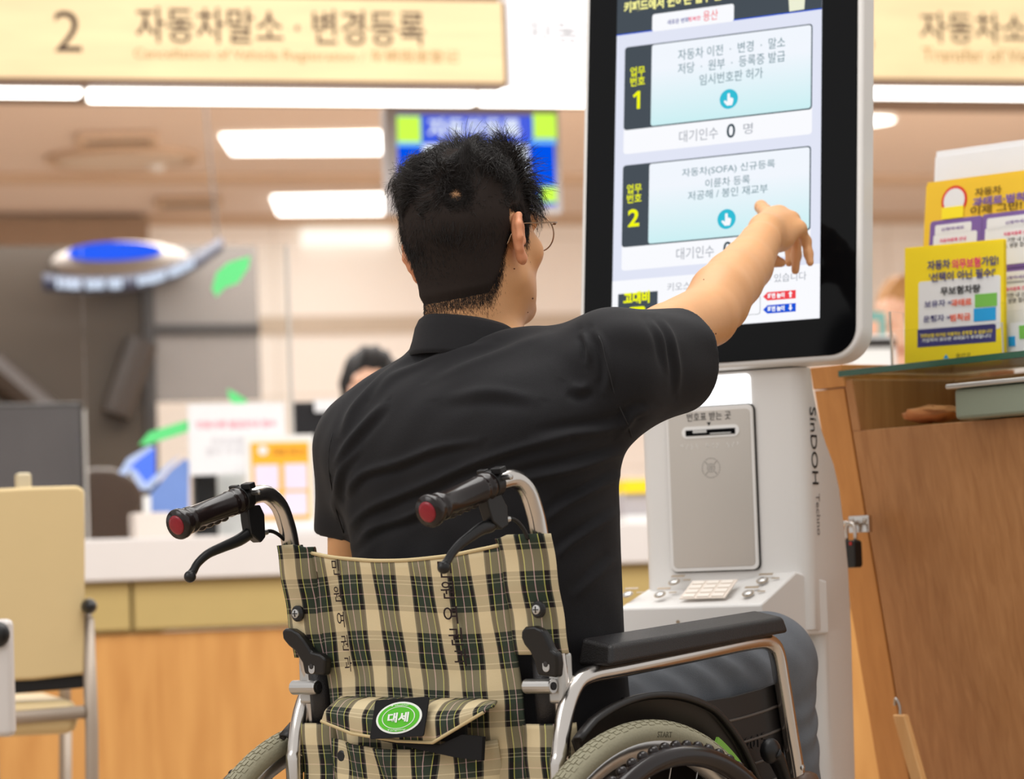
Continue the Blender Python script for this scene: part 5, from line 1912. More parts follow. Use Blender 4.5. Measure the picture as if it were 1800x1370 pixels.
for pts_, sz in ((((783, 1000), (788, 1037), (793, 1081), (802, 1119), (812, 1156)), .0225), (((591, 997), (594, 1044), (600, 1089), (607, 1130), (613, 1167)), .0215)):
    chars = '민원여권과'
    lc_ = pts_[0][0] < 700
    for ch, (x, y) in zip(chars, pts_):
        q = back_at(x, y)
        q2 = back_at(x + 10, y)
        xd = norm(q2 - q)
        nn = norm(np.cross(xd, norm([.0, -.18 * -1 * 0 + -.0, 1])))
        up2 = norm([.07, -.18, 1.0])
        text(ch, back, inkp, q, xd, up2, h=sz * (.95 if lc_ else 1.0), w=sz * (.62 if lc_ else 1.0), off=.0012, bold=.006, name='handwriting')

# pocket with flap and patch
pk = lambda x, y, dy=.0: CH.hy(x, y, yp(.55) - .03 - dy)
lo, hi = pk(574, 1366), pk(866, 1300)
pz1 = .553
rows, uvs = [], []
px0, px1 = pk(580, 1300)[0], pk(872, 1300)[0]
for i in range(17):
    t_ = i / 16
    z = .40 + (pz1 - .40) * t_
    row, ru = [], []
    for j in range(25):
        u_ = j / 24
        x = px0 + (px1 - px0) * u_
        bul = .030 * min(1, 6 * u_, 6 * (1 - u_)) * (.75 + .25 * math.sin(u_ * 9 + t_ * 4)) + .003 * math.sin(u_ * 30 + t_ * 9)
        row.append((x, yp(z) - .024 - bul, z - .012 * math.sin(u_ * math.pi) * t_))
        ru.append((.3 + x * PU, .2 + z * PV))
    rows.append(row)
    uvs.append(ru)
pocket = MB().grid(np.array(rows), np.array(uvs)).build('back_pocket', M['plaid'], wch, smooth=True, solid=.003)
_mo = [(668, 1302), (730, 1306), (772, 1310), (812, 1292), (848, 1296), (846, 1338), (800, 1332), (744, 1320)]
MB().prism([pk(x, y, .036) for x, y in _mo], (0, .006, 0)).build('pocket_mouth', mat('pocket_black', (16, 15, 17), .9), pocket)
# flap: from the seam on the back outwards and down, lower edge dipping at the middle right
topl = [(600, 1226), (680, 1228), (760, 1229), (840, 1230), (874, 1234)]
botl = [(566, 1268), (620, 1290), (700, 1303), (762, 1306), (852, 1252)]
midl = [(572, 1250), (640, 1258), (720, 1262), (800, 1258), (868, 1242)]
frows, fuv = [], []
for t_, line, dy in ((0, topl, 0.002), (.28, None, .026), (.62, midl, .042), (1, botl, .040)):
    row = []
    for j in range(5):
        if line is None:
            x_, y_ = (np.array(topl[j]) * .7 + np.array(midl[j]) * .3)
            q = pk(x_, y_ - 1, dy)
        else:
            q = pk(*line[j], dy)
        row.append(q)
    frows.append(row)
FR = np.array(frows)
# refine by interpolation
def refine(A, n, m):
    ii = np.linspace(0, A.shape[0] - 1, n)
    jj = np.linspace(0, A.shape[1] - 1, m)
    B_ = np.stack([[np.interp(ii, range(A.shape[0]), A[:, j, k]) for j in range(A.shape[1])] for k in range(3)], -1)
    B_ = np.swapaxes(B_, 0, 1)
    return np.stack([[np.interp(jj, range(A.shape[1]), B_[i, :, k]) for i in range(n)] for k in range(3)], -1)


FRr = refine(FR, 14, 33)
for _ in range(2):
    FRr[1:-1, 1:-1] = (FRr[:-2, 1:-1] + FRr[2:, 1:-1] + FRr[1:-1, :-2] + FRr[1:-1, 2:] + 2 * FRr[1:-1, 1:-1]) / 6
FUV = np.stack([.3 + FRr[..., 0] * PU, .45 + np.linspace(0, -.9, 14)[:, None] + 0 * FRr[..., 0]], -1)
flap = MB().grid(FRr, FUV).build('pocket_flap', M['plaid'], pocket, smooth=True, solid=.003)
MB().tube([FRr[-1][j] + (0, -.0015, 0) for j in range(33)], .0022, 6).build('flap_piping', bpy.data.materials['hem_cream'], pocket, smooth=True)
MB().prism([FRr[-1][j] + (0, .012, .002) for j in (18, 24, 28)] + [FRr[-1][28] + (-.002, .014, -.022), FRr[-1][26] + (0, .014, -.010)], (0, .004, 0)).build('flap_lining', bpy.data.materials['pocket_black'], pocket)


def flap_pt(px, py, lift):
    """nearest flap point under a photo pixel, lifted off the cloth"""
    W = CH.w(FRr.reshape(-1, 3))
    Q = proj(W)
    i = np.argmin(((Q - (px, py)) ** 2).sum(1))
    return FRr.reshape(-1, 3)[i], Q[i]


ctr, _ = flap_pt(706, 1266, 0)
e1, _ = flap_pt(750, 1266, 0)
e0, _ = flap_pt(662, 1266, 0)
v1, _ = flap_pt(706, 1240, 0)
v0, _ = flap_pt(706, 1296, 0)
xd = norm(e1 - e0)
yd = norm(v1 - v0)
yd = norm(yd - xd * (yd @ xd))
nd = np.cross(xd, yd)
pw_, ph_ = np.linalg.norm(e1 - e0) * 1.12, .050
C0 = ctr + nd * .006
patch = MB().rrect(C0, xd, yd, nd, pw_, ph_, .003, .0016).build('badge_patch', bpy.data.materials['pocket_black'], pocket)


def oval(rx, ry, off, m, name, rin=None):
    P = [C0 + nd * off + xd * rx * math.cos(a) + yd * ry * math.sin(a) for a in np.linspace(0, 2 * math.pi, 48, endpoint=False)]
    if rin is None:
        return MB().prism(P, nd * .0004).build(name, m, patch)
    R_ = [C0 + nd * off + xd * rin * rx * math.cos(a) + yd * rin * ry * math.sin(a) for a in np.linspace(0, 2 * math.pi, 48, endpoint=False)]
    return MB().grid(np.array([P, R_]), closed_u=True).build(name, m, patch)


orx, ory = pw_ * .425, .0205
M['badge_green'] = mat('badge_green', (84, 190, 30), .6)
M['badge_white'] = mat('badge_white', (238, 242, 236), .6)
oval(orx, ory, .0017, M['badge_white'], 'badge_ring')
oval(orx * .9, ory * .88, .0023, M['badge_green'], 'badge_disc')
oval(orx * .72, ory * .70, .0031, M['badge_white'], 'badge_line', .95)
text('대세', patch, M['badge_white'], C0 + nd * .0032, xd, yd, w=orx * .92, h=ory * .62, bold=.035, off=.0004)
for sgn, tx_ in ((1, '★ wheelchair'), (-1, 'Tongsang')):
    text(tx_, patch, M['badge_white'], C0 + nd * .0032 + yd * ory * .78 * sgn, xd, yd, w=orx * .8, h=ory * .14, off=.0004)
# ------------------------------------------------------------------ people
def skin(name, rgb, moles=True):
    m = mat(name, rgb, .48, var=.10, vscale=22, bump=.12, bscale=900, sss=.12)
    return m


M['skin'] = skin('skin_tan', (216, 160, 110))
M['hair'] = mat('hair_black', (34, 29, 27), .48, var=.3, vscale=60, spec=.4)
M['polo'] = mat('polo_pique', (25, 24, 27), .8, var=.08, vscale=40, bump=.35, bscale=1500, sheen=.06, spec=.3)
M['trousers'] = mat('trouser_grey', (104, 108, 114), .85, var=.10, vscale=60, bump=.4, bscale=900)
M['eye'] = mat('eye_white', (235, 230, 225), .2)
M['shoe'] = mat('shoe_black', (28, 26, 26), .4)

man = thing('person', 'man in black polo shirt seated in the wheelchair, right arm stretched to the kiosk screen', 'person', fr=CH)
la = lambda px, py, d: CH.l(at(px, py, d))
HC = np.array([-.010, .100, 1.187])             # centre of the head
HR = rot_xyz(6, -4, 5)
HS = .95
hd = lambda x, y, z: HC + HR @ (np.array([x, y, z]) * HS)


def head_field(Fd, hd, HR, HS, k=.012):
    e = lambda c, r, k_=k, op='u', R=None: Fd.ell(hd(*c), np.array(r) * HS, HR if R is None else HR @ R, k_ * HS, op)
    co = lambda a, b, ra, rb, k_=k, op='u': Fd.cone(hd(*a), hd(*b), ra * HS, rb * HS, k_ * HS, op)
    e((0, -.010, .030), (.077, .098, .087))
    e((0, .032, -.028), (.061, .064, .086), .03)
    for s in (-1, 1):
        co((s * .052, .004, -.055), (s * .014, .074, -.098), .018, .016, .03)
        e((s * .046, .060, -.022), (.022, .02, .02), .02)
        e((s * .031, .100, .010), (.018, .014, .012), .01, 's')
        e((s * .031, .082, .009), (.0125, .0125, .0125), .003)
        e((s * .031, .087, .016), (.017, .010, .006), .006)
        # ear: plate, rim, hollow, lobe
        Re = rot_xyz(0, 0, s * 24) @ rot_xyz(-8, 0, 0)
        ec = np.array([s * .083, -.014, -.004])
        e(tuple(ec), (.007, .018, .032), .006, 'u', Re)
        rim = [(0, .016, -.004), (0, .014, .016), (0, .004, .029), (0, -.010, .028), (0, -.019, .014), (0, -.019, -.004), (0, -.012, -.018), (0, -.002, -.029)]
        pr = [ec + Re @ (np.array(q) + np.array([s * .004 + s * (.003 if i in (3, 4, 5) else 0), 0, 0])) for i, q in enumerate(rim)]
        for a_, b_ in zip(pr[:-1], pr[1:]):
            co(tuple(a_), tuple(b_), .0046, .0046, .004)
        e(tuple(ec + Re @ np.array([s * .003, .0, -.030])), (.0062, .009, .009), .006, 'u', Re)
        e(tuple(ec + Re @ np.array([s * .0085, .003, .002])), (.005, .009, .015), .004, 's', Re)
    co((0, .094, .012), (0, .116, -.026), .0095, .0125, .012)
    for s in (-1, 1):
        e((s * .011, .104, -.031), (.009, .011, .008), .008)
    e((0, .086, .030), (.052, .014, .011), .02)
    e((0, .094, -.056), (.022, .010, .0055), .006)
    e((0, .093, -.066), (.020, .010, .0065), .006)
    e((0, .099, -.0608), (.021, .006, .0012), .002, 's')
    e((0, .082, -.094), (.020, .018, .017), .015)


sh_l, sh_r = np.array([-.172, .050, .938]), np.array([.190, .140, 1.022])
el_l, wr_l = np.array([-.262, .120, .705]), np.array([-.238, .310, .712])
el_r, wr_r = la(1262, 527, 4.29), la(1347, 410, 4.50)
FB = Field()
head_field(FB, hd, HR, HS)
nb = np.array([-.008, .085, 1.02])
FB.cone(nb, hd(0, -.030, -.045), .058, .056, .03)
FB.cone(nb + (0, .02, 0), hd(0, .01, -.06), .05, .046, .03)
FB.loft([(.44, 0, .12, .16, .105), (.60, 0, .105, .155, .100), (.75, -.002, .100, .165, .105), (.88, -.006, .095, .175, .108), (.96, -.006, .095, .15, .095), (1.03, -.008, .09, .07, .06)], .03)
FB.cone((-.05, .09, 1.01), sh_l, .045, .045, .03)
FB.cone((.05, .10, 1.02), sh_r, .045, .047, .03)
FB.cone(sh_l, el_l, .046, .036, .02)
FB.cone(el_l, wr_l, .036, .026, .02)
arm = [(sh_r, .047), (la(1175, 590, 4.14), .0425), (la(1243, 555, 4.245), .0420), (la(1267, 518, 4.295), .0428), (la(1290, 492, 4.345), .0405), (la(1313, 466, 4.40), .0365), (la(1336, 427, 4.465), .0285), (wr_r, .0235)]
for (a_, ra), (b_, rb) in zip(arm[:-1], arm[1:]):
    FB.cone(a_, b_, ra, rb, .005)
FB.ell(la(1288, 553, 4.285), (.012, .012, .012), None, .02)
# right hand: palm from wrist to knuckles, four fingers, thumb
K_ = {'i': (1352, 381, 4.575), 'm': (1371, 376, 4.572), 'r': (1392, 386, 4.562), 'p': (1405, 402, 4.547)}
kn = {q: la(*v) for q, v in K_.items()}
wa, wb = wr_r + (la(1340, 398, 4.5) - la(1347, 410, 4.5)), la(1356, 424, 4.505)
FB.cone(wa, kn['i'], .0165, .0125, .014)
FB.cone(wr_r, kn['m'], .0185, .0125, .014)
FB.cone(wr_r, kn['r'], .018, .012, .014)
FB.cone(wb, kn['p'], .0165, .0112, .014)
FB.ell(la(1371, 424, 4.525), (.016, .016, .014), None, .016)


def finger(pts, rs, k=.006):
    P = [la(*q) for q in pts]
    for a_, b_, ra, rb in zip(P[:-1], P[1:], rs[:-1], rs[1:]):
        FB.cone(a_, b_, ra, rb, k)


finger([K_['i'], (1344, 371, 4.618), (1338, 364, 4.638), (1336, 361, 4.650)], [.0112, .0098, .0090, .0078])
finger([K_['m'], (1389, 402, 4.606), (1389, 440, 4.606), (1387, 462, 4.596)], [.0098, .0082, .0072, .0062])
finger([K_['r'], (1400, 412, 4.590), (1400, 449, 4.588), (1398, 476, 4.576)], [.0094, .0080, .0070, .0060])
finger([K_['p'], (1417, 424, 4.562), (1421, 446, 4.556), (1424, 462, 4.550)], [.0088, .0072, .0064, .0056])
finger([(1336, 424, 4.515), (1339, 444, 4.548), (1354, 457, 4.562), (1373, 462, 4.562)], [.0150, .0110, .0090, .0070], .01)
# left hand resting on the armrest, fingers curled over its front
lw = wr_l
for i, (dx, r_) in enumerate(((-.024, .0085), (-.008, .0092), (.008, .0092), (.024, .0088))):
    k0 = lw + (dx, .085, .004)
    FB.cone(lw + (dx * .5, .01, 0), k0, .016, .0115, .012)
    FB.cone(k0, k0 + (dx * .1, .036, -.006), r_, r_ * .9, .005)
    FB.cone(k0 + (dx * .1, .036, -.006), k0 + (dx * .1, .050, -.030), r_ * .9, r_ * .75, .004)
FB.cone(lw + (.018, .02, 0), lw + (.044, .06, -.006), .013, .010, .01)
FB.cone(lw + (.044, .06, -.006), lw + (.046, .095, -.010), .010, .008, .004)
# legs
legs = {}
for s in (-1, 1):
    hip = np.array([s * .085, .13, .515])
    knee = np.array([.130, .520, .622]) if s > 0 else np.array([-.135, .455, .595])
    ank = np.array([.125, .565, .19]) if s > 0 else np.array([-.13, .44, .19])
    legs[s] = (hip, knee, ank)
    FB.cone(hip, knee, .072, .052, .03)
    FB.cone(knee, ank, .050, .036, .02)
    FB.cone(ank, ank + (0, .02, -.04), .034, .03, .02)
    FB.cone(ank + (0, -.02, -.045), ank + (s * .01, .14, -.06), .028, .022, .02)
V, Q = FB.mesh(.0025)
V = relax(V, Q, 2, .4)
nail = None
_lv = ((V - HC) @ HR) / HS
_em = (np.abs(_lv[:, 0]) > .0785) & (np.hypot((_lv[:, 1] + .014) / .8, (_lv[:, 2] + .006) / 1.3) < .036)
body = raw_mesh('body', V, Q, [M['skin'], skin('skin_ear', (216, 147, 108))], man, face_mat=_em[Q].all(1).astype(int))
VB, QB, NB = V, Q, vnormals(V, Q)

# moles on the arm and neck, finger nails
mk = MB()
Vn = vnormals(V, Q)
Pp = proj(CH.w(V))
dep = CH.w(V)[:, 1]


def surf(px, py, r=3.0, T_V=None):
    VV, PP, DD = (V, Pp, dep) if T_V is None else T_V
    c = np.where(((PP - (px, py)) ** 2).sum(1) < r * r)[0]
    return VV[c[np.argmin(DD[c])]] if len(c) else None


for x, y, r in ((1213, 575, .0016), (1260, 588, .0013), (1233, 607, .001), (1236, 489, .001), (938, 527, .0016), (930, 549, .001), (906, 472, .0012)):
    q = surf(x, y)
    if q is not None:
        mk.ball(q, (r, r, r * .8), 5)
mk.build('moles', mat('mole_brown', (104, 60, 42), .6), man, smooth=True)

# ---- polo shirt
hem_l, hem_r = la(606, 936, 4.30), la(1197, 625, 4.13)
FS = Field()
FS.loft([(.47, -.0, .118, .188, .130), (.56, -.0, .108, .184, .128), (.66, -.0, .100, .184, .124), (.76, -.002, .094, .190, .126), (.86, -.006, .090, .198, .128), (.93, -.008, .088, .196, .124), (.98, -.008, .088, .165, .108), (1.02, -.008, .088, .095, .078), (1.042, -.008, .09, .064, .062)], .03)
FS.cone((-.050, .085, 1.000), sh_l + (.016, 0, -.008), .055, .056, .05)
FS.cone((.060, .098, 1.012), sh_r + (-.02, -.005, -.004), .054, .058, .05)
FS.cone((-.10, .05, .93), (.08, .06, .95), .085, .085, .06)
FS.cone((.10, .08, .93), sh_r + (-.02, .0, -.03), .08, .06, .05)
FS.cone(sh_l + (0, 0, -.008), hem_l + (0, 0, -.03), .060, .044, .03)
ar = norm(hem_r - sh_r)
FS.cone(sh_r, hem_r + ar * .03, .064, .060, .03)
FS.cone(sh_r + (-.01, .0, -.035), hem_r + ar * .03 + (0, 0, -.010), .06, .056, .03)
FS.half(hem_r, ar)
# hollow sleeve mouths and neck
FS.cone(hem_r - ar * .022, hem_r + ar * .08, .050, .058, .003, 's')
al_ = norm(hem_l - sh_l)
FS.it.append(('s', lambda P: np.maximum(np.maximum(-((P - hem_l - (0, 0, .004)) @ norm(al_ * (.25, .25, 1))), P[:, 0] + .200), .62 - P[:, 2]), hem_l + (0, 0, -.12), .22, .001))
FS.cone(hem_l - al_ * .015, hem_l + al_ * .05, .037, .040, .003, 's')
V, Q = FS.mesh(.003)
# trim the left sleeve at its hem with a flat cut around the arm
V = relax(V, Q, 3, .5)
Nn = vnormals(V, Q)
Pp2 = proj(CH.w(V))
facing = np.clip(-(CH.w(Nn) - CH.c) @ norm(np.array([0, 1, 0])), 0, 1)
folds = [
    # (amplitude mm, width px, polyline in the photo)
    (3.2, 13, [(752, 600), (700, 640), (662, 672), (620, 720), (600, 770)]),
    (2.6, 12, [(860, 604), (800, 618), (740, 640), (690, 665), (655, 700)]),
    (2.0, 14, [(960, 590), (900, 612), (830, 640), (760, 668)]),
    (4.0, 13, [(612, 936), (640, 900), (700, 872), (760, 848), (830, 816), (920, 786), (990, 772)]),
    (3.6, 12, [(608, 868), (640, 832), (700, 814), (770, 788), (840, 776)]),
    (3.2, 12, [(586, 826), (612, 780), (650, 736), (676, 710)]),
    (3.4, 12, [(618, 962), (660, 928), (720, 908), (780, 880), (860, 862)]),
    (4.2, 14, [(1104, 790), (1060, 806), (1010, 822), (950, 836), (890, 850)]),
    (3.4, 13, [(1098, 830), (1040, 862), (990, 890), (960, 916)]),
    (3.2, 13, [(1086, 900), (1040, 930), (1000, 958), (980, 980)]),
    (2.6, 14, [(1084, 980), (1050, 1010), (1010, 1050)]),
    (3.6, 16, [(1108, 742), (1060, 756), (1000, 764), (940, 776)]),
    (3.0, 11, [(592, 905), (590, 870), (600, 826), (628, 790)]),
    (3.0, 11, [(1046, 582), (1062, 610), (1070, 650), (1066, 690)]),
    (3.6, 9, [(1024, 584), (1034, 610), (1036, 640)]),
    (2.6, 9, [(1160, 560), (1178, 590), (1190, 640), (1190, 690)]),
    (2.2, 9, [(1144, 562), (1164, 600), (1174, 650)]),
    (3.0, 15, [(1004, 676), (1020, 684), (1036, 676)]),
    (2.8, 14, [(1140, 720), (1112, 730), (1092, 760)]),
    (2.4, 18, [(780, 700), (860, 690), (940, 700)]),
]


def seg_dist(P, a, b):
    d = b - a
    t = np.clip(((P - a) @ d) / (d @ d), 0, 1)
    c = a + t[:, None] * d
    s_ = np.sign(d[0] * (P[:, 1] - a[1]) - d[1] * (P[:, 0] - a[0]))
    return np.linalg.norm(P - c, axis=1), s_, t


disp_ = np.zeros(len(V))
for amp, wpx, pl in folds:
    pl = np.array(pl, float)
    pl, _r2 = smooth_path(pl, np.ones(len(pl)), 5)
    best, sg_, tt = np.full(len(V), 1e9), np.zeros(len(V)), np.zeros(len(V))
    for i in range(len(pl) - 1):
        d_, s_, t_ = seg_dist(Pp2, pl[i], pl[i + 1])
        b_ = d_ < best
        best[b_], sg_[b_], tt[b_] = d_[b_], s_[b_], ((i + t_) / (len(pl) - 1))[b_]
    fade = np.sin(np.clip(tt, .02, .98) * math.pi) ** .6
    x = best * sg_ / (wpx * .85)
    disp_ += amp * .0018 * fade * (np.exp(-(x * 1.5) ** 2) - .75 * np.exp(-((x - 1.15) * 1.3) ** 2))
disp_ += .0009 * np.sin(V[:, 0] * 45 + V[:, 2] * 62 + 2 * np.sin(V[:, 2] * 30)) + .0006 * np.sin(V[:, 0] * -90 + V[:, 2] * 70 + V[:, 1] * 50)
V = V + Nn * (disp_ * np.clip(facing * 3, 0, 1))[:, None]
polo = raw_mesh('polo_shirt', V, Q, M['polo'], man)
SV = (V, proj(CH.w(V)), CH.w(V)[:, 1])
# collar: a standing, folded band round the neck
cc = np.array([-.008, .088, 1.032])
rows = []
for t_ in np.linspace(0, 1, 60):
    a = math.radians(-255 + 330 * t_)
    dirn = np.array([math.cos(a), math.sin(a), 0])
    rx, ry = .0665, .068
    back_ = max(0, -math.sin(a))
    zt = 1.060 + .014 * back_ - .018 * max(0, math.sin(a)) - .004 * math.cos(a)
    tilt = .010
    base = cc + np.array([dirn[0] * rx, dirn[1] * ry, 0])
    o = []
    for dz, dr in ((-.030, .000), (.000, -.010), (.012, -.0105), (.018, -.004), (.014, .001), (.004, .006), (-.012, .010), (-.026, .015), (-.032, .016), (-.032, .012)):
        o.append(np.array([base[0] + dirn[0] * dr, base[1] + dirn[1] * dr, zt + dz]))
    rows.append(o)
MB().grid(np.array(rows)).build('collar', M['polo'], polo, smooth=True, solid=.002)
# sleeve hem bands and seams
e1 = norm(np.cross(ar, (0, 0, 1)))
e2 = np.cross(e1, ar)


def seam(pts, m, r, nm, lift=.0):
    P = []
    for x, y in pts:
        q = surf(x, y, 4.0, SV)
        if q is not None:
            P.append(q)
    if len(P) > 2:
        MB().tube(P, r, 6, sub=2).build(nm, m, polo, smooth=True)


M['polo_seam'] = mat('polo_seam', (36, 35, 37), .85)
seam([(1050, 588), (1056, 606), (1062, 630), (1070, 660), (1080, 690), (1092, 720), (1104, 748), (1112, 772)], M['polo_seam'], .0009, 'sleeve_seam')
seam([(582, 760), (576, 790), (575, 830), (580, 860), (590, 900), (602, 940)], M['polo_seam'], .0009, 'sleeve_seam')
# ---- trousers
FT = Field()
FT.loft([(.445, 0, .13, .17, .135), (.52, 0, .12, .172, .130), (.60, 0, .108, .168, .118)], .04)
for s in (-1, 1):
    hip, knee, ank = legs[s]
    FT.cone(hip, knee, .088, .064, .04)
    FT.cone(knee, knee + (ank - knee) * .55, .064, .058, .025)
    FT.cone(knee + (ank - knee) * .55, ank, .058, .054, .03)
V2, Q2 = FT.mesh(.004)
V2 = relax(V2, Q2, 2)
N2 = vnormals(V2, Q2)
rk = V2 - legs[1][1]
dz = .0030 * np.sin((V2[:, 1] * 1.2 + V2[:, 2] * .5) * 85 + np.sin(V2[:, 2] * 40) * 1.5) * np.exp(-((V2[:, 1] - .36) / .14) ** 2)
dz += .0018 * np.sin((V2[:, 1] * .6 - V2[:, 2]) * 120 + 2 * np.sin(V2[:, 0] * 60 + V2[:, 2] * 20)) * np.exp(-((V2[:, 2] - .53) / .06) ** 2) * (V2[:, 1] > .50)
V2 = V2 + N2 * dz[:, None]
raw_mesh('trousers', V2, Q2, M['trousers'], man)
for s in (-1, 1):
    hip, knee, ank = legs[s]
    FSH = Field()
    FSH.cone(ank + (0, -.03, -.045), ank + (s * .012, .15, -.058), .040, .034, .02)
    FSH.cone(ank + (0, -.01, -.03), ank + (0, -.01, .0), .038, .036, .02)
    FSH.half(ank + (0, 0, -.078), (0, 0, -1))
    V3, Q3 = FSH.mesh(.005)
    raw_mesh('shoe', V3, Q3, M['shoe'], man)

# ---- hair: a close cap that follows the skull and thins out at the hairline, then strands
lb = ((VB - HC) @ HR) / HS


def hair_in(l):
    """how far inside the hairline a point of the head lies (metres, head frame)"""
    x, y, z = np.abs(l[:, 0]), l[:, 1], l[:, 2]
    front = -(.85 * (y - .066) - .52 * (z - .045))
    nape = z - np.interp(y, [-.10, -.055, -.042, -.028, -.012, .004, .012, .016, .034, .042], [-.090, -.086, -.068, -.030, .018, .030, .032, -.012, -.008, .035])
    ear = np.where((x > .0765), np.hypot((y + .015) / .74, (z + .008) / 1.25) - .0335, 1.0)
    return np.minimum(np.minimum(front, nape), ear)


gb = hair_in(lb)
onhead = lb[:, 2] > -.135
_pp = proj(CH.w(VB))
_c = np.where((((_pp - (800, 337)) ** 2).sum(1) < 20) & onhead)[0]
wh_c = lb[_c[np.argmin(CH.w(VB)[_c, 1])]]     # the crown whorl
dwb = np.linalg.norm(lb - wh_c, axis=1)
sm_ = lambda t: np.clip(t, 0, 1) ** 2 * (3 - 2 * np.clip(t, 0, 1))
ge = gb - .011 * sm_((.03 - lb[:, 2]) / .03) + .0003 * np.sin(lb[:, 0] * 330 + 2 * np.sin(lb[:, 2] * 200)) + .0003 * np.sin(lb[:, 0] * 610 + lb[:, 1] * 400)
tk = .0055 * sm_(ge / .016) + .0095 * sm_((lb[:, 2] - .045) / .05) * sm_(ge / .02)
tk += (.0022 * np.sin(lb[:, 0] * 150 + 2 * np.sin(lb[:, 1] * 90)) + .0018 * np.sin(lb[:, 1] * 170 + 2 * np.sin(lb[:, 0] * 110))) * sm_((lb[:, 2] - .05) / .04)
dwn = dwb * (1 + .28 * np.sin(np.arctan2(lb[:, 0] - wh_c[0], lb[:, 2] - wh_c[2]) * 5 + dwb * 300))
tk *= 1 - .95 * np.exp(-(dwb / .021) ** 2)
tk -= .0026 * np.exp(-(dwn / .0165) ** 2)
tk -= .0012 * (1 - sm_(ge / .004))
keep_v = (ge > -.004) & onhead
kf = keep_v[QB].all(1)
ids = np.unique(QB[kf])
remap = np.full(len(VB), -1)
remap[ids] = np.arange(len(ids))
V4 = (VB + NB * tk[:, None])[ids]
Q4 = remap[QB[kf]]
V4 = relax(V4, Q4, 1, .3)
N4 = vnormals(V4, Q4)
lc = lb[ids]
hair = raw_mesh('hair', V4, Q4, mat('hair_base', (44, 37, 34), .85, var=.2, spec=.15), man)
fa_ = np.linalg.norm(np.cross(V4[Q4[:, 2]] - V4[Q4[:, 0]], V4[Q4[:, 3]] - V4[Q4[:, 1]]), axis=1)
HV, HQ, off_ = [], [], 0


def grow(n, sel, length, d0f, d1f, r0, K=6, curl=0.0, sink=.002):
    global off_
    w_ = fa_ * sel[Q4].mean(1) + 1e-15
    idx = rng.choice(len(Q4), n, p=w_ / w_.sum())
    b = rng.dirichlet((1, 1, 1, 1), n)
    P = (V4[Q4[idx]] * b[..., None]).sum(1)
    N = N4[Q4[idx]].mean(1)
    L = ((P - HC) @ HR) / HS
    c_ = rng.normal(size=(n, 3)) * curl if curl else None
    ln = length(L) * rng.uniform(.65, 1.2, n)
    Vs, Qs = strands(P - N * sink, d0f(L, N), d1f(L, N), ln, r0, K, c_)
    HV.append(Vs)
    HQ.append(Qs + off_)
    off_ += len(Vs)


def flow(L, N):
    """tangent away from the whorl"""
    d = (L - wh_c) @ HR.T
    d = d - N * (d * N).sum(1)[:, None]
    sw = np.cross(N, d)
    d = d + .45 * sw
    return d / (np.linalg.norm(d, axis=1)[:, None] + 1e-9)


def locks(L, N, f=95.0):
    """neighbouring hairs share a wave, so they gather into locks"""
    w_ = np.stack([np.sin(L[:, 1] * f + 3 * np.sin(L[:, 0] * f * .6)), np.sin(L[:, 0] * f + 3 * np.sin(L[:, 2] * f * .5) + 1), np.sin(L[:, 0] * f * .8 + L[:, 1] * f * .7 + 2)], 1)
    w_ = w_ @ HR.T
    return w_ - N * (w_ * N).sum(1)[:, None] * .6


jit = lambda n, a: rng.normal(size=(n, 3)) * a
away = lambda l, r: 1 - .97 * np.exp(-(np.linalg.norm(l - wh_c, axis=1) / r) ** 2)
top_w = lambda l: np.clip((l[:, 2] - .035) / .03, 0, 1) * away(l, .017)
side_w = lambda l: np.clip((.07 - l[:, 2]) / .03, 0, 1)
down = HR @ np.array([0, -.1, -1.0])
grow(20000, top_w(lc), lambda L: .016 + .024 * np.clip((L[:, 2] - .05) / .05, 0, 1) + .010 * (L[:, 1] > 0), lambda L, N: flow(L, N) * 1.0 + N * .38 + locks(L, N) * .35 + jit(len(L), .10), lambda L, N: flow(L, N) * .6 - N * .45 + locks(L, N) * .9 + jit(len(L), .22), .00040, 8, .12)
grow(11000, side_w(lc), lambda L: .004 + .011 * np.clip((L[:, 2] + .07) / .12, 0, 1), lambda L, N: N * .25 + down * .9 + locks(L, N, 60) * .15 + jit(len(L), .15), lambda L, N: down * .9 - N * .15 + locks(L, N, 60) * .3 + jit(len(L), .2), .00032, 4, 0)
# loose curls breaking the outline at top left, crown and right front
lm = lambda c, r: np.exp(-(np.linalg.norm(lc - np.array(c), axis=1) / r) ** 2)
grow(420, lm((-.05, -.01, .10), .03), lambda L: .046 + 0 * L[:, 0], lambda L, N: N * .75 + locks(L, N) * .4 + jit(len(L), .08), lambda L, N: -N * 1.1 + flow(L, N) * .7 + locks(L, N) * .5 + (HR @ np.array([-.9, 0, -.3])) + jit(len(L), .1), .00045, 10, .08)
grow(300, lm((-.075, -.01, .06), .025), lambda L: .040 + 0 * L[:, 0], lambda L, N: N * .7 + down * -.3 + locks(L, N) * .3 + jit(len(L), .1), lambda L, N: -N * .8 + down * 1.2 + locks(L, N) * .4 + jit(len(L), .1), .00045, 10, .08)
grow(380, lm((.055, .04, .095), .028), lambda L: .044 + 0 * L[:, 0], lambda L, N: N * .6 + HR @ np.array([.3, .3, .6]) + locks(L, N) * .5 + jit(len(L), .1), lambda L, N: HR @ np.array([.8, .3, -.2]) + locks(L, N) * .7 + jit(len(L), .15), .00045, 9, .12)
grow(340, lm((.07, .06, .06), .025), lambda L: .042 + 0 * L[:, 0], lambda L, N: N * .6 + HR @ np.array([.4, .4, .2]) + locks(L, N) * .4 + jit(len(L), .1), lambda L, N: down * .9 + locks(L, N) * .5 + jit(len(L), .15), .00045, 9, .12)
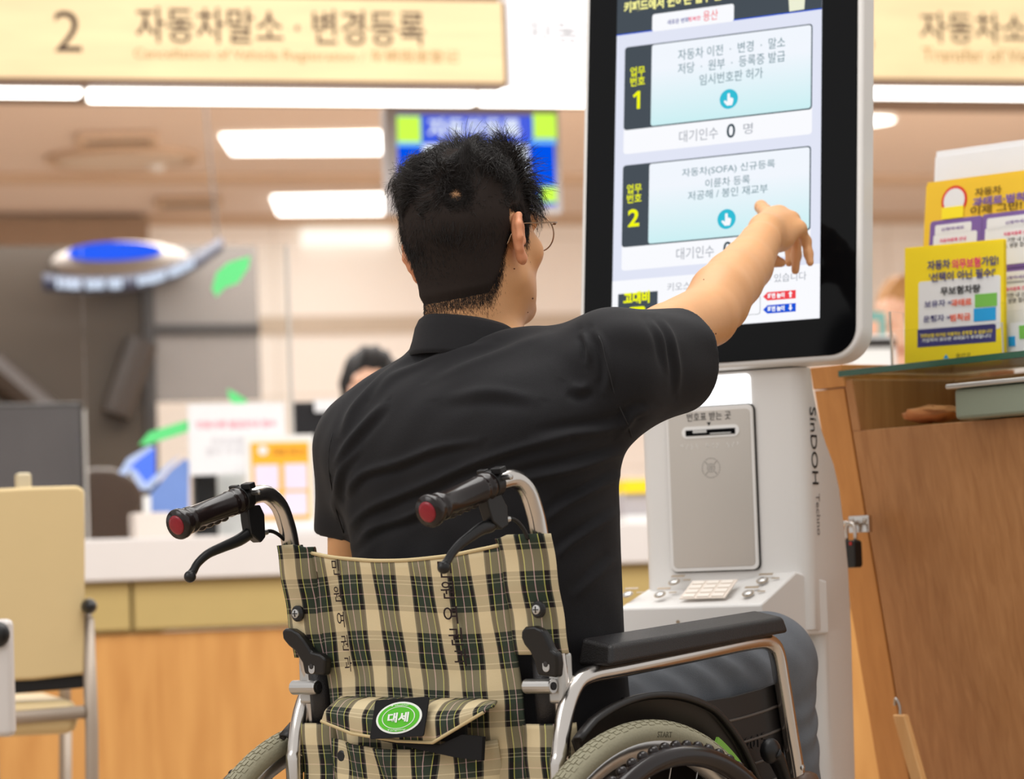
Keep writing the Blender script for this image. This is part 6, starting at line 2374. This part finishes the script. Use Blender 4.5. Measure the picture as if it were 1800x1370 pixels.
grow(30, lm((.01, .0, .118), .012), lambda L: .034 + 0 * L[:, 0], lambda L, N: N + jit(len(L), .06), lambda L, N: N * .7 + HR @ np.array([.45, 0, 0]) + jit(len(L), .08), .0005, 8, .05)
# short clipped hair thinning out over nape, temples and round the ears
den = np.exp(-np.clip(.006 - gb, 0, 1) / .006) * (gb < .019) * onhead * (lb[:, 1] < .052) * ((np.hypot((lb[:, 1] + .015) / .74, (lb[:, 2] + .008) / 1.25) > .0335) | (np.abs(lb[:, 0]) < .0765))
_V, _Q, _N, _f = V4, Q4, N4, fa_
V4, Q4, N4 = VB, QB, NB
fa_ = np.linalg.norm(np.cross(VB[QB[:, 2]] - VB[QB[:, 0]], VB[QB[:, 3]] - VB[QB[:, 1]]), axis=1)
grow(26000, den, lambda L: .0050 + 0 * L[:, 0], lambda L, N: N * .25 + down + jit(len(L), .2), lambda L, N: down + jit(len(L), .2), .00022, 3, 0, .0005)
scalp = np.exp(-(np.linalg.norm(lb - wh_c, axis=1) / .02) ** 2)
_V5, _Q5, _N5, _f5 = V4, Q4, N4, fa_
V4, Q4, N4, fa_ = _V, _Q, _N, _f
ring_ = np.exp(-((np.linalg.norm(lc - wh_c, axis=1) - .020) / .007) ** 2)
grow(2400, ring_, lambda L: .020 + 0 * L[:, 0], lambda L, N: np.cross(N, flow(L, N)) * rng.choice([-1, 1], len(L))[:, None] - flow(L, N) * .7 + N * .2 + jit(len(L), .3), lambda L, N: np.cross(N, flow(L, N)) * .8 - flow(L, N) * .4 - N * .05 + jit(len(L), .3), .00026, 6, .1)
V4, Q4, N4, fa_ = _V5, _Q5, _N5, _f5
grow(2000, scalp, lambda L: .016 + 0 * L[:, 0], lambda L, N: flow(L, N) + N * .12 + jit(len(L), .15), lambda L, N: flow(L, N) + N * .02 + jit(len(L), .2), .00028, 5, 0, .0005)
raw_mesh('hair_strands', np.concatenate(HV), np.concatenate(HQ), M['hair'], hair)
# fringe of stubble fading into the skin at nape and temple
body_pts = None

# ---- eyeglasses
M['wire'] = mat('gold_wire', (150, 122, 96), .25, 1.0)
M['lens'] = mat('clear_lens', (255, 255, 255), .0, trans=1.0, ior=1.02, var=0)
gl = None
for s in (-1, 1):
    c = hd(s * .034, .112, .004)
    ax_ = HR @ norm(np.array([s * .12, 1, 0]))
    ex = norm(np.cross(ax_, HR @ np.array([0, 0, 1.0])))
    ez = np.cross(ex, ax_)
    pts = [c + ex * .026 * math.cos(a) + ez * .0235 * math.sin(a) for a in np.linspace(0, 2 * math.pi, 40, endpoint=False)]
    if gl is None:
        gl = MB().tube(pts, .0009, 6, closed=True).build('eyeglasses', M['wire'], man, smooth=True)
    else:
        MB().tube(pts, .0009, 6, closed=True).build('lens_rim', M['wire'], gl, smooth=True)
    MB().prism(pts, ax_ * .0012).build('lens', M['lens'], gl)
    MB().tube([hd(s * .061, .110, .013), hd(s * .068, .106, .014), hd(s * .076, .094, .014), hd(s * .082, .04, .014), hd(s * .0835, .0, .014), hd(s * .0825, -.022, .004), hd(s * .0795, -.036, -.012)], .0010, 6, sub=4).ball(hd(s * .065, .109, .0135), .002, 6).build('temple_arm', M['wire'], gl, smooth=True)
MB().tube([hd(-.010, .118, .008), hd(0, .122, .012), hd(.010, .118, .008)], .0009, 6, sub=4).build('bridge', M['wire'], gl, smooth=True)


# ---- office people, far behind
def clerk(label, px, py_top, d, yaw, skin_m, hair_m, top_m, long_hair, face_yaw=0):
    q = at(px, py_top, d)
    f = Frame(q[0], q[1], yaw)
    zc = q[2] - .125
    t = thing('person', label, 'person', fr=f)
    R_ = rot_xyz(-4, 0, face_yaw)
    c = np.array([0, 0, zc])
    h_ = lambda x, y, z: c + R_ @ (np.array([x, y, z]) * .95)
    B_ = Field()
    head_field(B_, h_, R_, .95)
    B_.cone((0, -.03, zc - .20), h_(0, -.02, -.05), .05, .05, .03)
    sz = zc - .25
    sw = .17
    B_.loft([(sz - .52, 0, -.02, .15, .11), (sz - .3, 0, -.03, .13, .095), (sz - .05, 0, -.03, .16, .10), (sz + .04, 0, -.03, .09, .06)], .03)
    for s in (-1, 1):
        B_.cone((s * .05, -.03, sz + .02), (s * sw, -.03, sz - .02), .045, .045, .03)
        B_.cone((s * sw, -.03, sz - .02), (s * (sw + .04), .0, sz - .28), .042, .034, .02)
        B_.cone((s * (sw + .04), .0, sz - .28), (s * .10, .22, sz - .27), .033, .025, .02)
        for j in range(4):
            B_.cone((s * .10 + (j - 1.5) * .015, .23, sz - .27), (s * .09 + (j - 1.5) * .018, .33, sz - .285), .012, .007, .006)
        B_.cone((s * .10 - s * .02, .23, sz - .27), (s * .05, .28, sz - .275), .012, .008, .006)
        B_.cone((s * .09, -.02, sz - .5), (s * .11, .38, sz - .48), .07, .05, .03)
        B_.cone((s * .11, .38, sz - .48), (s * .11, .40, max(.1, sz - .92)), .05, .04, .03)
    v_, q_ = B_.mesh(.0065)
    raw_mesh('body', relax(v_, q_, 1), q_, skin_m, t)
    S_ = Field()
    S_.loft([(sz - .52, 0, -.02, .165, .125), (sz - .3, 0, -.03, .145, .11), (sz - .05, 0, -.03, .172, .112), (sz + .045, 0, -.03, .08, .07)], .03)
    for s in (-1, 1):
        S_.cone((s * .05, -.03, sz + .02), (s * sw, -.03, sz - .02), .055, .055, .03)
        S_.cone((s * sw, -.03, sz - .02), (s * (sw + .04), .0, sz - .28), .054, .046, .02)
        S_.cone((s * (sw + .04), .0, sz - .28), (s * .115, .20, sz - .27), .046, .036, .02)
    v_, q_ = S_.mesh(.008)
    raw_mesh('shirt', relax(v_, q_, 1), q_, top_m, t)
    T_ = Field()
    for s in (-1, 1):
        T_.cone((s * .09, -.02, sz - .5), (s * .11, .38, sz - .48), .085, .065, .04)
        T_.cone((s * .11, .38, sz - .48), (s * .11, .40, max(.1, sz - .92)), .064, .055, .03)
    v_, q_ = T_.mesh(.01)
    raw_mesh('trousers', v_, q_, M['trousers'], t)
    H_ = Field()
    H_.ell(h_(0, -.014, .036), np.array([.086, .106, .094]) * .95, R_)
    if long_hair:
        for s in (-1, 1):
            H_.cone(h_(s * .062, -.02, .0), h_(s * .066, -.015, -.085), .036, .030, .03)
        H_.cone(h_(0, -.06, .0), h_(0, -.05, -.10), .055, .045, .03)
    H_.ell(h_(0, .085, -.045), np.array([.060, .06, .098]) * .95, R_, .012, 's')
    v_, q_ = H_.mesh(.006)
    n_ = vnormals(v_, q_)
    v_ = v_ + n_ * (.003 * np.sin(v_[:, 0] * 160 + v_[:, 2] * 60))[:, None]
    raw_mesh('hair', v_, q_, hair_m, t)
    return t, f, sz


M['skin2'] = skin('skin_fair', (236, 188, 160))
M['navy_top'] = mat('navy_knit', (40, 42, 60), .85)
M['hair2'] = mat('hair_dark', (16, 13, 13), .75, var=.2)
t, f, sz = clerk('office clerk with black bobbed hair seated behind the counter, half hidden by the man\'s shoulder', 650, 606, 9.4, 170, M['skin2'], M['hair2'], M['navy_top'], True, -10)
MB().box((-.22, -.25, sz - .63), (.22, .22, sz - .58)).build('stool_seat', M['brown_leather'], None, loc=None) if False else None
t2, f2_, sz2 = clerk('office worker with tan hair and red top at right between kiosk and yellow leaflets', 1585, 482, 9.9, 215, M['skin2'], mat('hair_tan', (186, 136, 82), .6, var=.2), mat('red_top', (176, 52, 48), .8), True, 0)
for f_, s_, lab in ((f, sz, 'black office stool under the clerk with bobbed hair'), (f2_, sz2, 'black office stool under the worker with tan hair')):
    st = thing('office_stool', lab, 'stool', fr=Frame(f_.c[0], f_.c[1], f_.th))
    MB().lathe([(.001, 0), (.2, .0), (.21, .03), (.2, .06), (.001, .065)], (0, 0, s_ - .65), (0, 0, 1), 28).build('seat', M['brown_leather'], st, smooth=True)
    MB().tube([(0, 0, .06), (0, 0, s_ - .65)], .025, 10).build('gas_column', M['chrome'], st, smooth=True)
    MB().lathe([(.001, .07), (.24, .02), (.25, 0), (.001, 0)], (0, 0, 0), (0, 0, 1), 24).build('base', M['black'], st)
